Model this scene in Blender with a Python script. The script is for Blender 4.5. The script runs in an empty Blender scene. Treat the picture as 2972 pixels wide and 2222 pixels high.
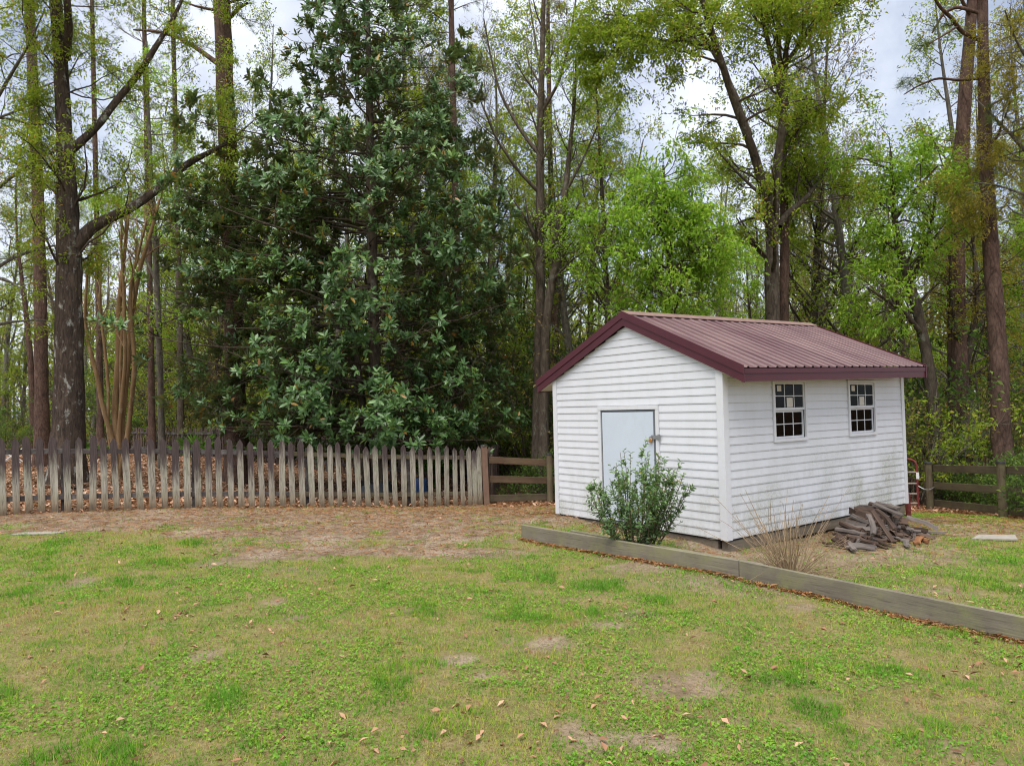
import bpy, bmesh, math, random
import numpy as np
from mathutils import Matrix, Vector

scene = bpy.context.scene
COL = scene.collection

# ------------------------------------------------------------------ camera
PW, PH = 2972, 2222                      # photograph size: pixel measurements below are in these units
SC = 0.9                                 # metres per unit of the survey fit
FOC, PITCH, ROLL = 2050.0, 0.0379, 0.0220
CAM_Z = 1.899 * SC
cam_data = bpy.data.cameras.new('camera')
cam_data.sensor_width = 36.0
cam_data.lens = FOC / PW * 36.0
cam_data.clip_start = 0.05
cam_data.clip_end = 2000.0
cam = bpy.data.objects.new('camera', cam_data)
COL.objects.link(cam)
_cp, _sp, _c, _s = math.cos(PITCH), math.sin(PITCH), math.cos(ROLL), math.sin(ROLL)
_R, _U, _F = Vector((1, 0, 0)), Vector((0, -_sp, _cp)), Vector((0, _cp, _sp))
_r, _u = _R * _c - _U * _s, _R * _s + _U * _c
cam.matrix_world = Matrix(((_r.x, _u.x, -_F.x, 0), (_r.y, _u.y, -_F.y, 0), (_r.z, _u.z, -_F.z, CAM_Z), (0, 0, 0, 1)))
scene.camera = cam

# ------------------------------------------------------------------ sky, sun, exposure
SUN_EL, SUN_AZ = math.radians(68), math.radians(-158)      # azimuth from +Y towards +X
world = bpy.data.worlds.new('World')
scene.world = world
world.use_nodes = True
wn, wl = world.node_tree.nodes, world.node_tree.links
wn.clear()
w_out = wn.new('ShaderNodeOutputWorld')
w_bg = wn.new('ShaderNodeBackground')
w_sky = wn.new('ShaderNodeTexSky')
w_sky.sky_type = 'NISHITA'
w_sky.sun_disc = False
w_sky.sun_elevation = SUN_EL
w_sky.sun_rotation = SUN_AZ
w_sky.air_density = 1.0
w_sky.dust_density = 1.5
w_tc = wn.new('ShaderNodeTexCoord')
w_noise = wn.new('ShaderNodeTexNoise')
w_noise.inputs['Scale'].default_value = 2.6
w_noise.inputs['Detail'].default_value = 7.0
w_noise.inputs['Roughness'].default_value = 0.58
w_ramp = wn.new('ShaderNodeValToRGB')
w_ramp.color_ramp.elements[0].position = 0.36
w_ramp.color_ramp.elements[0].color = (0.22, 0.22, 0.22, 1)
w_ramp.color_ramp.elements[1].position = 0.62
w_ramp.color_ramp.elements[1].color = (0.92, 0.92, 0.92, 1)
w_mix = wn.new('ShaderNodeMixRGB')
w_mix.inputs['Color2'].default_value = (8.9, 9.3, 10.3, 1)      # bright thin cloud
wl.new(w_tc.outputs['Generated'], w_noise.inputs['Vector'])
wl.new(w_noise.outputs['Fac'], w_ramp.inputs['Fac'])
wl.new(w_ramp.outputs['Color'], w_mix.inputs['Fac'])
wl.new(w_sky.outputs['Color'], w_mix.inputs['Color1'])
wl.new(w_mix.outputs['Color'], w_bg.inputs['Color'])
w_bg.inputs['Strength'].default_value = 0.088
wl.new(w_bg.outputs['Background'], w_out.inputs['Surface'])

sun_data = bpy.data.lights.new('sun', 'SUN')
sun_data.energy = 3.0
sun_data.angle = math.radians(50)
sun_data.color = (1.0, 0.96, 0.88)
sun = bpy.data.objects.new('sun', sun_data)
COL.objects.link(sun)
_sd = Vector((math.sin(SUN_AZ) * math.cos(SUN_EL), math.cos(SUN_AZ) * math.cos(SUN_EL), math.sin(SUN_EL)))
sun.rotation_euler = _sd.to_track_quat('Z', 'Y').to_euler()
sun.location = _sd * 60

scene.view_settings.view_transform = 'Standard'
scene.view_settings.look = 'None'
scene.view_settings.exposure = 0.62
scene.view_settings.gamma = 1.0
scene.view_settings.use_curve_mapping = False
scene.render.engine = 'CYCLES'
cy = scene.cycles
cy.max_bounces = 5
cy.diffuse_bounces = 2
cy.glossy_bounces = 3
cy.transmission_bounces = 3
cy.transparent_max_bounces = 8
cy.filter_width = 1.1
cy.use_adaptive_sampling = True
cy.adaptive_threshold = 0.025
cy.caustics_reflective = False
cy.caustics_refractive = False

# ------------------------------------------------------------------ measuring helpers
def ray(px, py):
    a, b = px - PW / 2, py - PH / 2
    X, Y = a * _c - b * _s, a * _s + b * _c
    v = (X / FOC, 1.0, -Y / FOC)
    return np.array([v[0], v[1] * _cp - v[2] * _sp, v[1] * _sp + v[2] * _cp])

def at(px, py, depth):
    r = ray(px, py)
    return np.array([0, 0, CAM_Z]) + r * (depth / r[1])

def smooth(a, b, x):
    t = np.clip((np.asarray(x, float) - a) / (b - a), 0, 1)
    return t * t * (3 - 2 * t)

def vnoise(x, y, seed=0):
    x = np.asarray(x, float); y = np.asarray(y, float)
    xi, yi = np.floor(x).astype(np.int64), np.floor(y).astype(np.int64)
    fx, fy = x - xi, y - yi
    fx, fy = fx * fx * (3 - 2 * fx), fy * fy * (3 - 2 * fy)
    def h(i, j):
        n = (i * 374761393 + j * 668265263 + seed * 1274126177) & 0x7fffffff
        n = ((n ^ (n >> 13)) * 1274126177) & 0x7fffffff
        n = ((n ^ (n >> 16)) * 668265263) & 0x7fffffff
        return (n & 0xffff) / 65535.0
    return (h(xi, yi) * (1 - fx) + h(xi + 1, yi) * fx) * (1 - fy) + (h(xi, yi + 1) * (1 - fx) + h(xi + 1, yi + 1) * fx) * fy

def fbm(x, y, seed=0, octv=4):
    s, a, t = 0, 0.5, 0
    for k in range(octv):
        s = s + a * vnoise(np.asarray(x) * 2 ** k + 17.3 * k, np.asarray(y) * 2 ** k - 9.1 * k, seed + k); t += a; a *= 0.5
    return s / t

def ground_z(x, y):
    x = np.asarray(x, float); y = np.asarray(y, float)
    z = -0.045 - 0.022 * np.clip(x, -12, 12)
    z = z - 0.40 * smooth(10.6, 17.0, y + 0.12 * np.clip(x, -12, 12)) * smooth(-11, -3, x) - 0.16 * smooth(13, 20, y) * smooth(-3, -11, x)
    # the shed stands on blocks: the soil is worn down along its side and heaped at the far front corner
    sx, sy = 2.672, 8.988
    lx = (x - sx) * 0.6002 - (y - sy) * 0.7998
    ly = (x - sx) * 0.7998 + (y - sy) * 0.6002
    z = z - 0.055 * smooth(0.7, 0.1, np.abs(lx - 0.1)) * smooth(-0.8, 0.1, ly) * smooth(6.0, 4.8, ly)
    z = z + 0.055 * smooth(1.0, 0.2, np.hypot(lx + 3.2, ly))
    z = z + 0.05 * (fbm(x * 0.45, y * 0.45, 5, 3) - 0.5) + 0.022 * (fbm(x * 2.2, y * 2.2, 9, 2) - 0.5)
    return z

def on_ground(px, py):
    r = ray(px, py)
    t = 12.0
    for _ in range(40):
        p = np.array([0, 0, CAM_Z]) + r * t
        t += (float(ground_z(p[0], p[1])) - p[2]) / r[2] * 0.7
    return np.array([0, 0, CAM_Z]) + r * t

# ------------------------------------------------------------------ mesh helpers
def make_mesh(name, V, faces, tint=None, smooth_shade=False):
    """V (n,3); faces: list of (m,k) int arrays; tint: (n,) per-vertex random used only for colour variety."""
    V = np.ascontiguousarray(V, dtype=np.float32)
    me = bpy.data.meshes.new(name)
    me.vertices.add(len(V))
    me.vertices.foreach_set('co', V.ravel())
    faces = [np.asarray(f, dtype=np.int32) for f in faces if len(f)]
    loops = np.concatenate([f.ravel() for f in faces])
    sizes = np.concatenate([np.full(len(f), f.shape[1], np.int32) for f in faces])
    starts = np.concatenate([[0], np.cumsum(sizes)[:-1]]).astype(np.int32)
    me.loops.add(len(loops))
    me.loops.foreach_set('vertex_index', loops)
    me.polygons.add(len(sizes))
    me.polygons.foreach_set('loop_start', starts)
    me.polygons.foreach_set('loop_total', sizes)
    if smooth_shade:
        me.polygons.foreach_set('use_smooth', np.ones(len(sizes), bool))
    if tint is not None:
        a = me.attributes.new('tint', 'FLOAT', 'POINT')
        a.data.foreach_set('value', np.ascontiguousarray(tint, dtype=np.float32))
    me.update(calc_edges=True)
    return me

def link(name, me, mat=None, parent=None, kind=None):
    o = bpy.data.objects.new(name, me)
    COL.objects.link(o)
    if mat is not None and me is not None and not me.materials:
        me.materials.append(mat)
    if parent is not None:
        o.parent = parent
    if kind:
        o['kind'] = kind
    return o

def tag(o, label, cat, group=None):
    o['label'] = label
    o['category'] = cat
    if group:
        o['group'] = group
    return o

def thing(name, label, cat, loc=(0, 0, 0), rz=0.0, group=None):
    o = bpy.data.objects.new(name, None)
    COL.objects.link(o)
    o.empty_display_size = 0.2
    o.location = loc
    o.rotation_euler = (0, 0, rz)
    return tag(o, label, cat, group)

def dup(root, loc, rz, scale=(1, 1, 1), label=None):
    r = root.copy(); COL.objects.link(r)
    r.location = loc; r.rotation_euler = (root.rotation_euler[0], root.rotation_euler[1], rz); r.scale = scale
    if label:
        r['label'] = label
    for ch in list(root.children):
        c = ch.copy(); COL.objects.link(c); c.parent = r
        for g in list(ch.children):
            d = g.copy(); COL.objects.link(d); d.parent = c
    return r

class MB:
    """collects convex pieces into one mesh"""
    def __init__(self):
        self.v, self.f = [], []
    def add(self, verts, faces):
        b = len(self.v)
        self.v += [tuple(map(float, p)) for p in verts]
        self.f += [tuple(i + b for i in q) for q in faces]
        return self
    def box(self, x0, x1, y0, y1, z0, z1):
        return self.add([(x0, y0, z0), (x1, y0, z0), (x1, y1, z0), (x0, y1, z0), (x0, y0, z1), (x1, y0, z1), (x1, y1, z1), (x0, y1, z1)],
                        [(0, 3, 2, 1), (4, 5, 6, 7), (0, 1, 5, 4), (1, 2, 6, 5), (2, 3, 7, 6), (3, 0, 4, 7)])
    def bar(self, p, q, w, h, up=(0, 0, 1)):
        p, q, up = np.array(p, float), np.array(q, float), np.array(up, float)
        t = (q - p) / np.linalg.norm(q - p)
        s = np.cross(t, up); s /= np.linalg.norm(s)
        n = np.cross(s, t)
        a, b = s * w / 2, n * h / 2
        V = [p - a - b, p + a - b, p + a + b, p - a + b, q - a - b, q + a - b, q + a + b, q - a + b]
        return self.add(V, [(0, 1, 2, 3), (7, 6, 5, 4), (0, 4, 5, 1), (1, 5, 6, 2), (2, 6, 7, 3), (3, 7, 4, 0)])
    def prism(self, poly, off):
        """poly: list of 3-D points in a plane; off: extrusion vector"""
        n = len(poly)
        P = [np.array(p, float) for p in poly]
        Q = [p + np.array(off, float) for p in P]
        F = [tuple(range(n))[::-1], tuple(range(n, 2 * n))]
        F += [(i, (i + 1) % n, n + (i + 1) % n, n + i) for i in range(n)]
        return self.add(P + Q, F)
    def cyl(self, p, q, r, n=10, r2=None):
        p, q = np.array(p, float), np.array(q, float)
        t = (q - p) / np.linalg.norm(q - p)
        ref = np.array([1, 0, 0]) if abs(t[0]) < 0.8 else np.array([0, 1, 0])
        a = np.cross(t, ref); a /= np.linalg.norm(a); b = np.cross(t, a)
        r2 = r if r2 is None else r2
        ang = [2 * math.pi * k / n for k in range(n)]
        V = [p + (a * math.cos(g) + b * math.sin(g)) * r for g in ang] + [q + (a * math.cos(g) + b * math.sin(g)) * r2 for g in ang]
        F = [(k, (k + 1) % n, n + (k + 1) % n, n + k) for k in range(n)] + [tuple(range(n))[::-1], tuple(range(n, 2 * n))]
        return self.add(V, F)
    def mesh(self, name, bevel=0.0):
        me = bpy.data.meshes.new(name)
        me.from_pydata(self.v, [], self.f)
        bm = bmesh.new(); bm.from_mesh(me)
        bmesh.ops.recalc_face_normals(bm, faces=bm.faces)
        if bevel:
            bmesh.ops.bevel(bm, geom=list(bm.edges), offset=bevel, segments=1, affect='EDGES', profile=0.6)
        bm.to_mesh(me); bm.free()
        return me
    def obj(self, name, mat, parent=None, bevel=0.0, kind=None):
        return link(name, self.mesh(name, bevel), mat, parent, kind)

def tubes(paths, radii, sides):
    """paths (M,n,3), radii (M,n) -> V, quads"""
    M, n, _ = paths.shape
    t = np.gradient(paths, axis=1)
    t /= np.linalg.norm(t, axis=2, keepdims=True) + 1e-9
    tm = t.mean(axis=1)
    ref = np.where(np.abs(tm[:, 2:3]) > 0.75, np.array([[1.0, 0.13, 0]]), np.array([[0.1, 0.05, 1.0]]))[:, None, :]
    a = np.cross(t, np.broadcast_to(ref, t.shape)); a /= np.linalg.norm(a, axis=2, keepdims=True) + 1e-9
    b = np.cross(t, a)
    g = np.arange(sides) * 2 * np.pi / sides
    V = paths[:, :, None, :] + radii[:, :, None, None] * (a[:, :, None, :] * np.cos(g)[None, None, :, None] + b[:, :, None, :] * np.sin(g)[None, None, :, None])
    idx = np.arange(M * n * sides).reshape(M, n, sides)
    nx = np.roll(idx, -1, axis=2)
    F = np.stack([idx[:, :-1], nx[:, :-1], nx[:, 1:], idx[:, 1:]], axis=-1).reshape(-1, 4)
    return V.reshape(-1, 3), F

class Bulk:
    """numpy mesh pieces joined"""
    def __init__(self):
        self.V, self.F, self.T, self.n = [], [], [], 0
    def add(self, V, F, tint=None):
        if not len(V):
            return
        self.V.append(V); self.F.append(np.asarray(F) + self.n); self.n += len(V)
        self.T.append(np.zeros(len(V)) if tint is None else tint)
    def mesh(self, name, smooth_shade=False):
        fs = {}
        for f in self.F:
            fs.setdefault(f.shape[1], []).append(f)
        return make_mesh(name, np.concatenate(self.V), [np.concatenate(v) for v in fs.values()], np.concatenate(self.T), smooth_shade)

def unit(v):
    return v / (np.linalg.norm(v, axis=-1, keepdims=True) + 1e-9)

def diamonds(rng, P, D, N, L, W, fold=0.25, droop=0.15):
    """small folded leaves: 4 vertices, 2 triangles each"""
    D = unit(D); B = unit(np.cross(D, N)); N = np.cross(B, D)
    L, W = L[:, None], W[:, None]
    V = np.stack([P, P + D * L * 0.45 + B * W * 0.5 + N * W * fold, P + D * L - N * L * droop, P + D * L * 0.45 - B * W * 0.5 + N * W * fold], axis=1)
    i = np.arange(len(P))[:, None] * 4
    F = np.concatenate([i + np.array([[0, 1, 2]]), i + np.array([[0, 2, 3]])])
    return V.reshape(-1, 3), F

def blades(P, D, S, L, W):
    """thin grass blades or needles: one triangle each; D growth direction, S side"""
    L, W = L[:, None], W[:, None]
    V = np.stack([P - S * W * 0.5, P + S * W * 0.5, P + D * L], axis=1)
    return V.reshape(-1, 3), np.arange(len(P) * 3).reshape(-1, 3)

def big_leaves(P, D, N, L, W, curl):
    """elliptic leaves with a folded midrib: 8 vertices, 6 faces (as 10 triangles)"""
    D = unit(D); B = unit(np.cross(D, N)); N = np.cross(B, D)
    L, W, c = L[:, None], W[:, None], curl[:, None]
    def m(t):
        return P + D * L * t - N * L * c * t * t
    v0, v1, v2, v3 = m(0.0), m(0.36), m(0.70), m(1.0)
    lift = N * W * 0.13
    V = np.stack([v0, v1, v2, v3, v1 + B * W * 0.46 + lift, v2 + B * W * 0.40 + lift, v1 - B * W * 0.46 + lift, v2 - B * W * 0.40 + lift], axis=1)
    i = np.arange(len(P))[:, None] * 8
    F = [[0, 4, 1], [1, 4, 5], [1, 5, 2], [2, 5, 3], [0, 1, 6], [1, 7, 6], [1, 2, 7], [2, 3, 7]]
    F = np.concatenate([i + np.array([f]) for f in F])
    return V.reshape(-1, 3), F

# ------------------------------------------------------------------ materials
class NT:
    def __init__(self, name):
        self.m = bpy.data.materials.new(name)
        self.m.use_nodes = True
        self.t = self.m.node_tree
        self.t.nodes.clear()
        self.out = self.t.nodes.new('ShaderNodeOutputMaterial')
    def n(self, kind, **kw):
        nd = self.t.nodes.new('ShaderNode' + kind)
        for k, v in kw.items():
            if k in ('operation', 'blend_type', 'data_type', 'attribute_name', 'noise_dimensions', 'feature', 'wave_type', 'bands_direction', 'interpolation_type', 'distance'):
                setattr(nd, k, v)
        for k, v in kw.items():
            key = k.replace('_', ' ')
            s = nd.inputs.get(key) or nd.inputs.get(k)
            if s is None:
                continue
            if hasattr(v, 'is_output'):
                self.t.links.new(v, s)
            else:
                s.default_value = v
        return nd
    def math(self, op, a, b=0.0, clamp=False):
        nd = self.t.nodes.new('ShaderNodeMath'); nd.operation = op; nd.use_clamp = clamp
        for i, v in enumerate((a, b)):
            if hasattr(v, 'is_output'):
                self.t.links.new(v, nd.inputs[i])
            else:
                nd.inputs[i].default_value = v
        return nd.outputs[0]
    def ramp(self, fac, stops):
        nd = self.t.nodes.new('ShaderNodeValToRGB')
        e = nd.color_ramp.elements
        while len(e) < len(stops):
            e.new(0.5)
        for k, (p, c) in enumerate(stops):
            e[k].position = p
            e[k].color = (c, c, c, 1) if not hasattr(c, '__len__') else (c[0], c[1], c[2], 1)
        self.t.links.new(fac, nd.inputs['Fac'])
        return nd.outputs['Color']
    def mix(self, fac, a, b, mode='MIX'):
        nd = self.t.nodes.new('ShaderNodeMixRGB'); nd.blend_type = mode
        for s, v in zip(('Fac', 'Color1', 'Color2'), (fac, a, b)):
            if hasattr(v, 'is_output'):
                self.t.links.new(v, nd.inputs[s])
            elif s == 'Fac':
                nd.inputs[s].default_value = v
            else:
                nd.inputs[s].default_value = (v[0], v[1], v[2], 1)
        return nd.outputs['Color']
    def coord(self, kind='Object', scale=(1, 1, 1), offset=None):
        if kind == 'World':
            src = self.t.nodes.new('ShaderNodeNewGeometry').outputs['Position']
        else:
            src = self.t.nodes.new('ShaderNodeTexCoord').outputs[kind]
        mp = self.t.nodes.new('ShaderNodeMapping')
        self.t.links.new(src, mp.inputs['Vector'])
        mp.inputs['Scale'].default_value = scale
        if offset is not None:
            self.t.links.new(offset, mp.inputs['Location'])
        return mp.outputs['Vector']
    def noise(self, vec, scale, detail=4.0, rough=0.55, dist=0.0):
        nd = self.t.nodes.new('ShaderNodeTexNoise')
        self.t.links.new(vec, nd.inputs['Vector'])
        nd.inputs['Scale'].default_value = scale
        nd.inputs['Detail'].default_value = detail
        nd.inputs['Roughness'].default_value = rough
        nd.inputs['Distortion'].default_value = dist
        return nd.outputs['Fac']
    def bump(self, height, strength, dist=0.01):
        nd = self.t.nodes.new('ShaderNodeBump')
        self.t.links.new(height, nd.inputs['Height'])
        nd.inputs['Strength'].default_value = strength
        nd.inputs['Distance'].default_value = dist
        return nd.outputs['Normal']
    def pbr(self, color, rough=0.6, metal=0.0, normal=None, spec=0.5):
        p = self.t.nodes.new('ShaderNodeBsdfPrincipled')
        for s, v in (('Base Color', color), ('Roughness', rough), ('Metallic', metal), ('Specular IOR Level', spec)):
            if hasattr(v, 'is_output'):
                self.t.links.new(v, p.inputs[s])
            elif s == 'Base Color':
                p.inputs[s].default_value = (v[0], v[1], v[2], 1)
            else:
                p.inputs[s].default_value = v
        if normal is not None:
            self.t.links.new(normal, p.inputs['Normal'])
        self.t.links.new(p.outputs[0], self.out.inputs['Surface'])
        return self.m

def random_vec(t):
    """a per-object offset, so that alike pieces do not share their grain"""
    oi = t.t.nodes.new('ShaderNodeObjectInfo')
    cx = t.t.nodes.new('ShaderNodeCombineXYZ')
    r = oi.outputs['Random']
    for k, f in zip('XYZ', (37.0, 71.0, 53.0)):
        t.t.links.new(t.math('MULTIPLY', r, f), cx.inputs[k])
    return cx.outputs[0], r, oi

def leaf_mat(name, stops, trans=0.4, back=None, rough=0.45, gloss=0.0):
    t = NT(name)
    at_ = t.t.nodes.new('ShaderNodeAttribute'); at_.attribute_name = 'tint'
    col = t.ramp(at_.outputs['Fac'], stops)
    if back is not None:
        g = t.t.nodes.new('ShaderNodeNewGeometry')
        col = t.mix(g.outputs['Backfacing'], col, t.ramp(at_.outputs['Fac'], back))
    if gloss:
        d = t.t.nodes.new('ShaderNodeBsdfPrincipled')
        t.t.links.new(col, d.inputs['Base Color'])
        d.inputs['Roughness'].default_value = rough
        d.inputs['Specular IOR Level'].default_value = gloss
    else:
        d = t.t.nodes.new('ShaderNodeBsdfDiffuse')
        t.t.links.new(col, d.inputs['Color'])
    tr = t.t.nodes.new('ShaderNodeBsdfTranslucent')
    t.t.links.new(t.mix(1.0, col, (1.25, 1.25, 0.8), 'MULTIPLY'), tr.inputs['Color'])
    mx = t.t.nodes.new('ShaderNodeMixShader')
    mx.inputs['Fac'].default_value = trans
    t.t.links.new(d.outputs[0], mx.inputs[1]); t.t.links.new(tr.outputs[0], mx.inputs[2])
    t.t.links.new(mx.outputs[0], t.out.inputs['Surface'])
    return t.m

def bark_mat(name, dark, light, lichen=None, scale=9.0, stretch=0.28, amount=0.5, plates=False, bump=0.9):
    t = NT(name)
    v = t.coord('Object', (1, 1, stretch))
    n1 = t.noise(v, scale, 6, 0.72, 0.8)
    n2 = t.noise(t.coord('Object'), 1.3, 4, 0.6)
    if plates:
        vo = t.t.nodes.new('ShaderNodeTexVoronoi')
        vo.feature = 'DISTANCE_TO_EDGE'
        t.t.links.new(v, vo.inputs['Vector']); vo.inputs['Scale'].default_value = scale * 1.9; vo.inputs['Randomness'].default_value = 1.0
        h = t.math('ADD', t.math('MULTIPLY', t.math('MINIMUM', vo.outputs['Distance'], 0.25), 0.42), t.math('MULTIPLY', n1, 0.95))
    else:
        h = n1
    col = t.ramp(h, [(0.30, dark), (0.72, light)])
    col = t.mix(t.ramp(n2, [(0.4, 0.0), (0.7, 0.45)]), col, [c * 0.55 for c in dark])
    if lichen:
        n3 = t.noise(t.coord('Object', (1, 1, 0.6)), 5.0, 6, 0.7)
        col = t.mix(t.ramp(n3, [(0.57, 0.0), (0.66, amount)]), col, lichen)
    return t.pbr(col, 0.95, normal=t.bump(h, bump, 0.03), spec=0.15)

M = {}
# foliage (linear base colours)
M['magnolia_leaf'] = leaf_mat('magnolia_leaf', [(0.0, (0.045, 0.105, 0.035)), (0.5, (0.09, 0.185, 0.055)), (0.90, (0.17, 0.31, 0.08)), (0.955, (0.22, 0.32, 0.07)), (0.975, (0.46, 0.27, 0.035)), (1.0, (0.36, 0.15, 0.05))],
                              0.22, back=[(0.0, (0.08, 0.14, 0.05)), (0.7, (0.14, 0.17, 0.06)), (0.95, (0.22, 0.17, 0.06)), (0.975, (0.42, 0.22, 0.04)), (1.0, (0.33, 0.13, 0.05))], rough=0.36, gloss=0.55)
M['bright_leaf'] = leaf_mat('bright_leaf', [(0.0, (0.15, 0.27, 0.04)), (0.5, (0.27, 0.46, 0.055)), (0.85, (0.39, 0.54, 0.08)), (1.0, (0.45, 0.50, 0.10))], 0.55)
M['spring_leaf'] = leaf_mat('spring_leaf', [(0.0, (0.17, 0.26, 0.035)), (0.55, (0.27, 0.37, 0.045)), (0.9, (0.37, 0.40, 0.06)), (1.0, (0.42, 0.27, 0.07))], 0.5)
M['olive_leaf'] = leaf_mat('olive_leaf', [(0.0, (0.19, 0.18, 0.035)), (0.6, (0.30, 0.27, 0.045)), (1.0, (0.38, 0.29, 0.07))], 0.5)
M['brown_bud'] = leaf_mat('brown_bud', [(0.0, (0.15, 0.13, 0.05)), (0.5, (0.25, 0.21, 0.07)), (0.8, (0.31, 0.21, 0.09)), (1.0, (0.25, 0.29, 0.06))], 0.4)
M['deep_leaf'] = leaf_mat('deep_leaf', [(0.0, (0.06, 0.115, 0.035)), (0.6, (0.12, 0.20, 0.05)), (1.0, (0.22, 0.28, 0.06))], 0.4)
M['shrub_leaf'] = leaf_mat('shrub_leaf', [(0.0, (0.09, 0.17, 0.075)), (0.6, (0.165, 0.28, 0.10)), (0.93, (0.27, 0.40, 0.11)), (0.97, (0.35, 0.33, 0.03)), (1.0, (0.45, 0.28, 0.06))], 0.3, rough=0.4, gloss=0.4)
M['palm_leaf'] = leaf_mat('palm_leaf', [(0.0, (0.07, 0.16, 0.03)), (1.0, (0.16, 0.30, 0.05))], 0.35)
M['needle'] = leaf_mat('needle', [(0.0, (0.08, 0.13, 0.05)), (0.7, (0.15, 0.20, 0.06)), (1.0, (0.26, 0.21, 0.07))], 0.35)
M['grass'] = leaf_mat('grass', [(0.0, (0.10, 0.25, 0.025)), (0.35, (0.20, 0.35, 0.035)), (0.62, (0.34, 0.39, 0.06)), (0.80, (0.43, 0.34, 0.12)), (1.0, (0.31, 0.19, 0.10))], 0.35)
M['weed'] = leaf_mat('weed', [(0.0, (0.09, 0.24, 0.045)), (0.6, (0.17, 0.35, 0.05)), (1.0, (0.27, 0.42, 0.06))], 0.35)
M['dry_leaf'] = leaf_mat('dry_leaf', [(0.0, (0.15, 0.08, 0.05)), (0.4, (0.34, 0.18, 0.11)), (0.75, (0.52, 0.32, 0.21)), (0.95, (0.62, 0.46, 0.34)), (1.0, (0.52, 0.26, 0.05))], 0.1)
M['straw'] = leaf_mat('straw', [(0.0, (0.15, 0.065, 0.03)), (0.6, (0.30, 0.14, 0.06)), (1.0, (0.40, 0.24, 0.12))], 0.1)
# bark
M['oak_bark'] = bark_mat('oak_bark', (0.018, 0.013, 0.011), (0.15, 0.11, 0.085), (0.42, 0.43, 0.38), 17, 0.2, 0.7, bump=1.0)
M['dark_bark'] = bark_mat('dark_bark', (0.03, 0.023, 0.018), (0.17, 0.135, 0.10), (0.24, 0.25, 0.20), 11, 0.3, 0.45)
M['pine_bark'] = bark_mat('pine_bark', (0.03, 0.019, 0.015), (0.185, 0.115, 0.088), None, 8, 0.35, 0, True)
M['grey_bark'] = bark_mat('grey_bark', (0.06, 0.052, 0.042), (0.22, 0.195, 0.16), (0.32, 0.33, 0.27), 12, 0.3, 0.4)
M['tan_bark'] = bark_mat('tan_bark', (0.20, 0.12, 0.06), (0.42, 0.28, 0.15), (0.48, 0.40, 0.28), 5, 0.12, 0.5, bump=0.25)
M['cane'] = bark_mat('cane', (0.24, 0.16, 0.09), (0.47, 0.36, 0.24), None, 14, 0.2, 0, bump=0.2)
M['shrub_stem'] = bark_mat('shrub_stem', (0.07, 0.05, 0.03), (0.20, 0.15, 0.09), None, 16, 0.3, 0, bump=0.4)

def siding():
    t = NT('siding')
    p = t.coord('Object')
    big = t.noise(p, 1.5, 4, 0.6)
    drip = t.noise(t.coord('Object', (1, 1, 0.25)), 7.0, 4, 0.6)
    speck = t.noise(t.coord('Object', (1, 1, 0.7)), 55.0, 4, 0.75)
    sep = t.t.nodes.new('ShaderNodeSeparateXYZ'); t.t.links.new(p, sep.inputs[0])
    # splash and mildew: clouds of fine specks, thickest low on the long wall
    low = t.ramp(t.math('SUBTRACT', sep.outputs['Z'], t.math('MULTIPLY', sep.outputs['Y'], 0.13)), [(0.0, 1.0), (0.45, 0.55), (0.95, 0.12)])
    cloud = t.ramp(t.math('ADD', big, t.math('MULTIPLY', drip, 0.35)), [(0.55, 0.0), (0.85, 1.0)])
    k = t.math('MULTIPLY', t.math('MULTIPLY', cloud, t.ramp(speck, [(0.40, 0.25), (0.62, 1.0)])), low)
    col = t.mix(t.ramp(drip, [(0.40, 0.0), (0.8, 0.25)]), (0.665, 0.675, 0.715), (0.56, 0.56, 0.555))
    col = t.mix(t.math('MULTIPLY', k, 0.85), col, (0.25, 0.26, 0.16))
    return t.pbr(col, 0.42, spec=0.4)
M['siding'] = siding()

def plain(name, col, rough=0.6, var=0.15, scale=6.0, metal=0.0, spec=0.4, dirt=None, bump=0.0):
    t = NT(name)
    n = t.noise(t.coord('Object'), scale, 5, 0.65)
    c = t.mix(t.ramp(n, [(0.3, 0.0), (0.75, 1.0)]), [x * (1 - var) for x in col], [min(1, x * (1 + var)) for x in col])
    if dirt:
        n2 = t.noise(t.coord('Object', (1, 1, 0.5)), scale * 2.3, 5, 0.7)
        c = t.mix(t.ramp(n2, [(0.52, 0.0), (0.72, 0.6)]), c, dirt)
    return t.pbr(c, rough, metal, t.bump(n, bump, 0.01) if bump else None, spec)

M['white_trim'] = plain('white_trim', (0.66, 0.665, 0.70), 0.45, 0.04, 4, dirt=(0.62, 0.62, 0.58))
M['soffit'] = plain('soffit', (0.70, 0.68, 0.60), 0.6, 0.06, 4)
M['door_paint'] = plain('door_paint', (0.56, 0.615, 0.70), 0.5, 0.035, 2.2, dirt=(0.52, 0.565, 0.63))
M['door_gap'] = plain('door_gap', (0.16, 0.17, 0.19), 0.7, 0.1)
M['maroon_trim'] = plain('maroon_trim', (0.072, 0.012, 0.021), 0.45, 0.12, 5)
M['galv'] = plain('galv', (0.32, 0.33, 0.34), 0.45, 0.15, 20, metal=0.7)
M['brass'] = plain('brass', (0.55, 0.24, 0.05), 0.4, 0.2, 30, metal=0.6)
M['gate_red'] = plain('gate_red', (0.17, 0.028, 0.028), 0.5, 0.25, 14, dirt=(0.22, 0.13, 0.10))
M['gate_grey'] = plain('gate_grey', (0.25, 0.21, 0.18), 0.55, 0.2, 14, dirt=(0.17, 0.06, 0.05))
M['black_plastic'] = plain('black_plastic', (0.016, 0.018, 0.022), 0.32, 0.2, 6, spec=0.6, dirt=(0.07, 0.065, 0.055))
M['blue_plastic'] = plain('blue_plastic', (0.02, 0.06, 0.17), 0.35, 0.2, 6, dirt=(0.06, 0.07, 0.09))
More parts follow.
